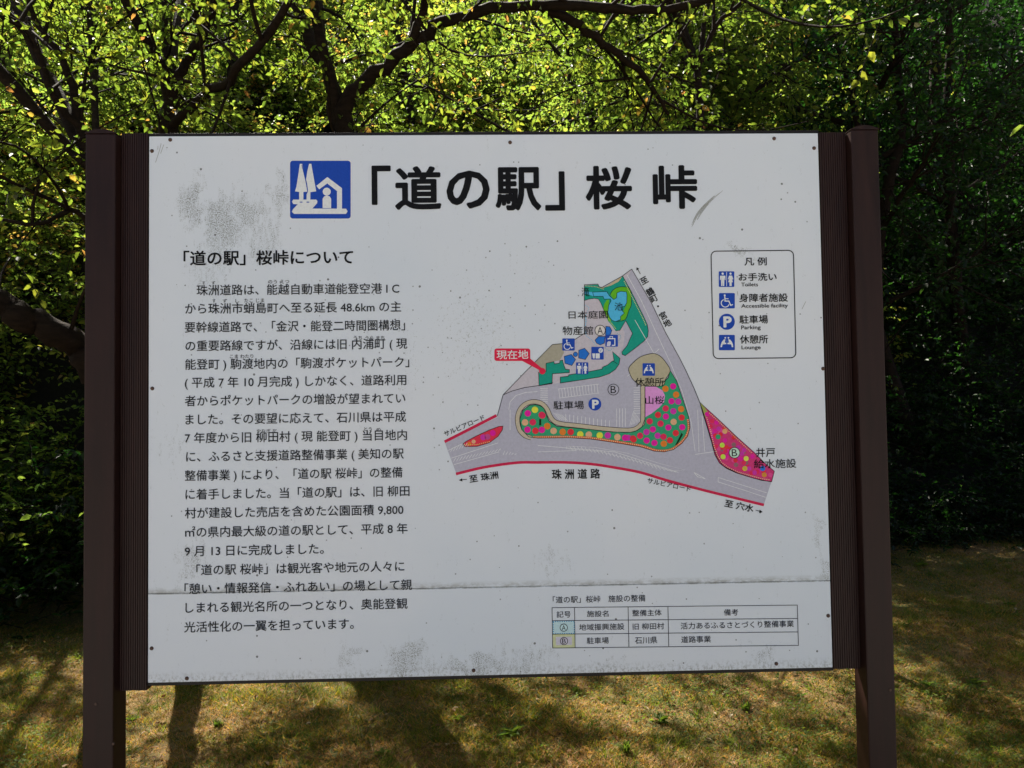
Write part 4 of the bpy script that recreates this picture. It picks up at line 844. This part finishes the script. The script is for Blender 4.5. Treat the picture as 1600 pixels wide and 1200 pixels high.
bank_tree(2.6, .9, 6.2, (-.2, .4), 'slim broadleaf tree at the bank foot behind the legend side of the board, crown thickened to shade the lawn', seed=66, spread=1.6, nsec=42, leafL=.075, r=.055, low=.6)  # crown made denser for more shade on the lawn
bank_tree(1.8, 3.4, 5.4, (0, .2), 'broadleaf tree rising on the bank behind the map side of the board, added to shade the far lawn', False, seed=65, spread=2.0, nsec=54, leafL=.085, r=.10, low=.45)  # put here so its crown darkens the far right lawn
bank_tree(3.1, 2.6, 5.8, (-.2, .2), 'broadleaf tree behind the right end of the board, added with a raised crown for shade', False, seed=58, spread=2.1, nsec=60, leafL=.085, r=.11, low=.45)  # crown set high to shade the lawn right of the post
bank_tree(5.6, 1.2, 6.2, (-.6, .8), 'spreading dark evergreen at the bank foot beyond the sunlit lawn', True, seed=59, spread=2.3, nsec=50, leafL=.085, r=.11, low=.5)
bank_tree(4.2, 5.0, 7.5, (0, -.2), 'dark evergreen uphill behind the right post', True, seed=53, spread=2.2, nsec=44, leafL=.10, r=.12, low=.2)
bank_tree(2.6, 9.5, 9.0, (0, 0), 'big dark evergreen high on the slope, placed to shade the right side of the view', True, seed=54, spread=3.0, nsec=48, leafL=.16, r=.16)  # crown above the view, placed to keep sun off the right side
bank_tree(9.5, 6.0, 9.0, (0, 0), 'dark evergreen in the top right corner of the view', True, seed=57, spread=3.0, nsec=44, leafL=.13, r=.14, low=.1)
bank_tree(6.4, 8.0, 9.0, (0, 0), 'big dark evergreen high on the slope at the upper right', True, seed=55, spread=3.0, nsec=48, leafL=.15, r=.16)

# ------------------------------------------------------------------ lawn
rg = np.random.default_rng(77)
n = 760000
u = rg.random(n); Dd = 3.1 + 6.0 * u ** 1.6; xx = rg.uniform(-.78, .80, n) * Dd; yy = Dd - D0
ok = (yy < toe(xx) + .4); xx, yy = xx[ok], yy[ok]; n = len(xx)
pat = .46 + .22 * np.sin(1.9 * xx + 1.3 * np.sin(2.2 * yy)) * np.sin(2.4 * yy + np.sin(3.1 * xx)) + .2 * np.sin(7 * xx + 5 * yy + 2 * np.sin(3 * xx)) * np.sin(6 * yy - 3 * xx) + .2 * np.sin(23 * xx + 3 * np.sin(11 * yy)) * np.sin(19 * yy + 4 * np.sin(9 * xx))
keep = rg.random(n) < np.clip(.25 + pat * .9, .2, 1); xx, yy, pat = xx[keep], yy[keep], pat[keep]; n = len(xx)
h = rg.uniform(.008, .024, n) * (1 + 1.1 * (rg.random(n) < .12) * pat); an = rg.uniform(0, 6.283, n); w = rg.uniform(.004, .009, n)
bse = np.stack([xx, yy, zt(xx, yy) - .004], -1); sd = np.stack([np.cos(an), np.sin(an), 0 * an], -1) * w[:, None] / 2
ln_ = np.stack([rg.normal(0, 1.2, n), rg.normal(0, 1.2, n), np.ones(n)], -1); tip = bse + ln_ * h[:, None]
V = np.stack([bse - sd, bse + sd, tip], 1).reshape(-1, 3); F = np.arange(3 * n).reshape(-1, 3)
ti = np.clip(pat * .8 + rg.normal(0, .3, n), 0, 1)
o = mesh_np('grass', V, F, M_GRASS, tint=np.repeat(ti, 3)); o['kind'] = 'stuff'
# clumps of longer grass and low broad-leaved cover
nc = 2600; Dc = 3.1 + 5.5 * rg.random(nc) ** 1.4; cx = rg.uniform(-.76, .78, nc) * Dc; cy = Dc - D0; k = cy < toe(cx) + .2; cx, cy = cx[k], cy[k]
k = rg.random(len(cx)) < .25 + .75 * (np.sin(2.1 * cx + 1.1) * np.sin(1.7 * cy + .6 * cx) > -.1); cx, cy = cx[k], cy[k]; nc = len(cx)
m_ = 34; xx = np.repeat(cx, m_) + rg.normal(0, 1, nc * m_) * np.repeat(rg.uniform(.01, .045, nc), m_); yy = np.repeat(cy, m_) + rg.normal(0, .03, nc * m_); n = len(xx)
an = rg.uniform(0, 6.283, n); w = rg.uniform(.003, .0055, n); h = rg.uniform(.02, .05, n) * np.repeat(rg.uniform(.6, 1.5, nc), m_)
bse = np.stack([xx, yy, zt(xx, yy) - .004], -1); sd = np.stack([np.cos(an), np.sin(an), 0 * an], -1) * w[:, None] / 2
V = np.stack([bse - sd, bse + sd, bse + np.stack([rg.normal(0, .8, n), rg.normal(0, .8, n), np.ones(n)], -1) * h[:, None]], 1).reshape(-1, 3)
o = mesh_np('tall_grass', V, np.arange(3 * n).reshape(-1, 3), M_GRASS, tint=np.repeat(np.clip(np.repeat(rg.uniform(.45, 1, nc), m_) + rg.normal(0, .12, n), 0, 1), 3)); o['kind'] = 'stuff'
nc = 2600; Dc = 3.1 + 5.0 * rg.random(nc) ** 1.3; cx = rg.uniform(-.76, .78, nc) * Dc; cy = Dc - D0; k = (cy < toe(cx) + .1) & (np.sin(1.3 * cx - .4) + .8 * np.sin(2.9 * cy + cx) + rg.normal(0, .5, nc) > .1); cx, cy = cx[k], cy[k]; nc = len(cx)
m_ = 16; xx = np.repeat(cx, m_) + rg.normal(0, .045, nc * m_); yy = np.repeat(cy, m_) + rg.normal(0, .045, nc * m_); n = len(xx)
V, F, ti = leaves_np(np.stack([xx, yy, zt(xx, yy) + rg.uniform(.005, .035, n)], -1), rg.normal(0, 1, (n, 3)) * (1, 1, .3), np.array([0, 0, 1.]) + rg.normal(0, .3, (n, 3)), rg.uniform(.009, .024, n), rg.uniform(.006, .014, n), rg.random(n), .15)
o = mesh_np('ground_cover', V, F, M_WEED, tint=ti); o['kind'] = 'stuff'
# fallen leaves
n = 1100; Dd = 3.2 + 5.5 * rg.random(n); xx = rg.uniform(-.75, .78, n) * Dd; yy = Dd - D0; k = yy < toe(xx); xx, yy = xx[k], yy[k]; n = len(xx)
V, F, ti = leaves_np(np.stack([xx, yy, zt(xx, yy) + .015], -1), rg.normal(0, 1, (n, 3)) * (1, 1, .15), np.array([0, 0, 1.]) + rg.normal(0, .3, (n, 3)), rg.uniform(.018, .042, n), rg.uniform(.01, .022, n), rg.random(n), .3)
o = mesh_np('fallen_leaves', V, F, M_DEAD, tint=ti); o['kind'] = 'stuff'
# weeds
def tuft(px, py, kind, size, label, seed):
    r_ = ray(px, py); s_ = -EYE / r_[2]; x, y = CAMP[0] + r_[0] * s_, CAMP[1] + r_[1] * s_; z = float(zt(x, y)); q = np.random.default_rng(seed)
    e = empty('grass_tuft' if kind == 'grass' else 'weed', (x, y, z), label, 'grass tuft' if kind == 'grass' else 'weed', 'weeds growing in the mossy lawn')
    if kind == 'grass':
        n_ = 46; V, F = [], []
        for i in range(n_):
            a = q.uniform(0, 6.28); L = size * q.uniform(.5, 1.1); o_ = q.uniform(.25, .9); sdv = np.array((-math.sin(a), math.cos(a), 0)) * .0035; d = np.array((math.cos(a), math.sin(a), 0)); c = q.normal(0, .008, 3) * (1, 1, 0)
            for k_, (u_, hh, ww) in enumerate(((0, 0, 1), (.35, .55, .9), (.7, .85, .6), (1, .92, .08))): V += [c + d * L * o_ * u_ + (0, 0, L * hh * (1.1 - o_ * .6)) - sdv * ww, c + d * L * o_ * u_ + (0, 0, L * hh * (1.1 - o_ * .6)) + sdv * ww]
            F += [(8 * i + 2 * j, 8 * i + 2 * j + 1, 8 * i + 2 * j + 3, 8 * i + 2 * j + 2) for j in range(3)]
        mesh_np('blades', V, np.array(F), M_WEED, e, tint=np.repeat(q.random(n_) * .7, 8))
    else:
        n_ = 14; a = q.uniform(0, 6.28, n_); el = q.uniform(.1, .9, n_); ax = np.stack([np.cos(a), np.sin(a), el], -1)
        V, F, ti = leaves_np(q.normal(0, .012, (n_, 3)) * (1, 1, .2) + (0, 0, .005), ax, np.array([0, 0, 1.]) + q.normal(0, .2, (n_, 3)), size * q.uniform(.5, 1.1, n_), size * q.uniform(.25, .42, n_), q.random(n_))
        mesh_np('leaves', V, F, M_WEED, e, tint=ti)
for i, a_ in enumerate([(980, 1185, 'grass', .10, 'tallest grass tuft, growing on the lawn below the middle of the board'), (800, 1160, 'leaf', .09, 'broad-bladed weed with pale spreading leaves below the middle of the board'), (600, 1185, 'leaf', .05, 'small round-leaved weed at the bottom edge, left of centre'),
        (1165, 1110, 'grass', .07, 'low grass tuft in the sunlit patch below the right part of the board'), (1250, 1085, 'leaf', .06, 'leafy weed in sunshine just left of the right post'), (1450, 1075, 'leaf', .07, 'leafy weed right of the right post at the edge of the shade'), (1520, 1070, 'leaf', .08, 'leafy weed nearest the right edge of the view on sunlit grass'),
        (720, 1135, 'leaf', .055, 'low dark weed in shade below the board'), (1030, 1130, 'leaf', .08, 'broad-leaved weed beside the long shadow below the board'), (340, 1130, 'grass', .05, 'small grass tuft right of the trunk shadow'), (210, 1115, 'leaf', .05, 'small weed beside the left post'), (1580, 940, 'leaf', .08, 'weed in a spot of sun far back at the right edge'),
        (1440, 880, 'leaf', .10, 'weeds in a spot of sun at the foot of the bank right of the post'), (900, 1090, 'grass', .06, 'grass tuft just under the lower edge of the board')]): tuft(a_[0], a_[1], a_[2], a_[3] * .8, a_[4], 200 + i)
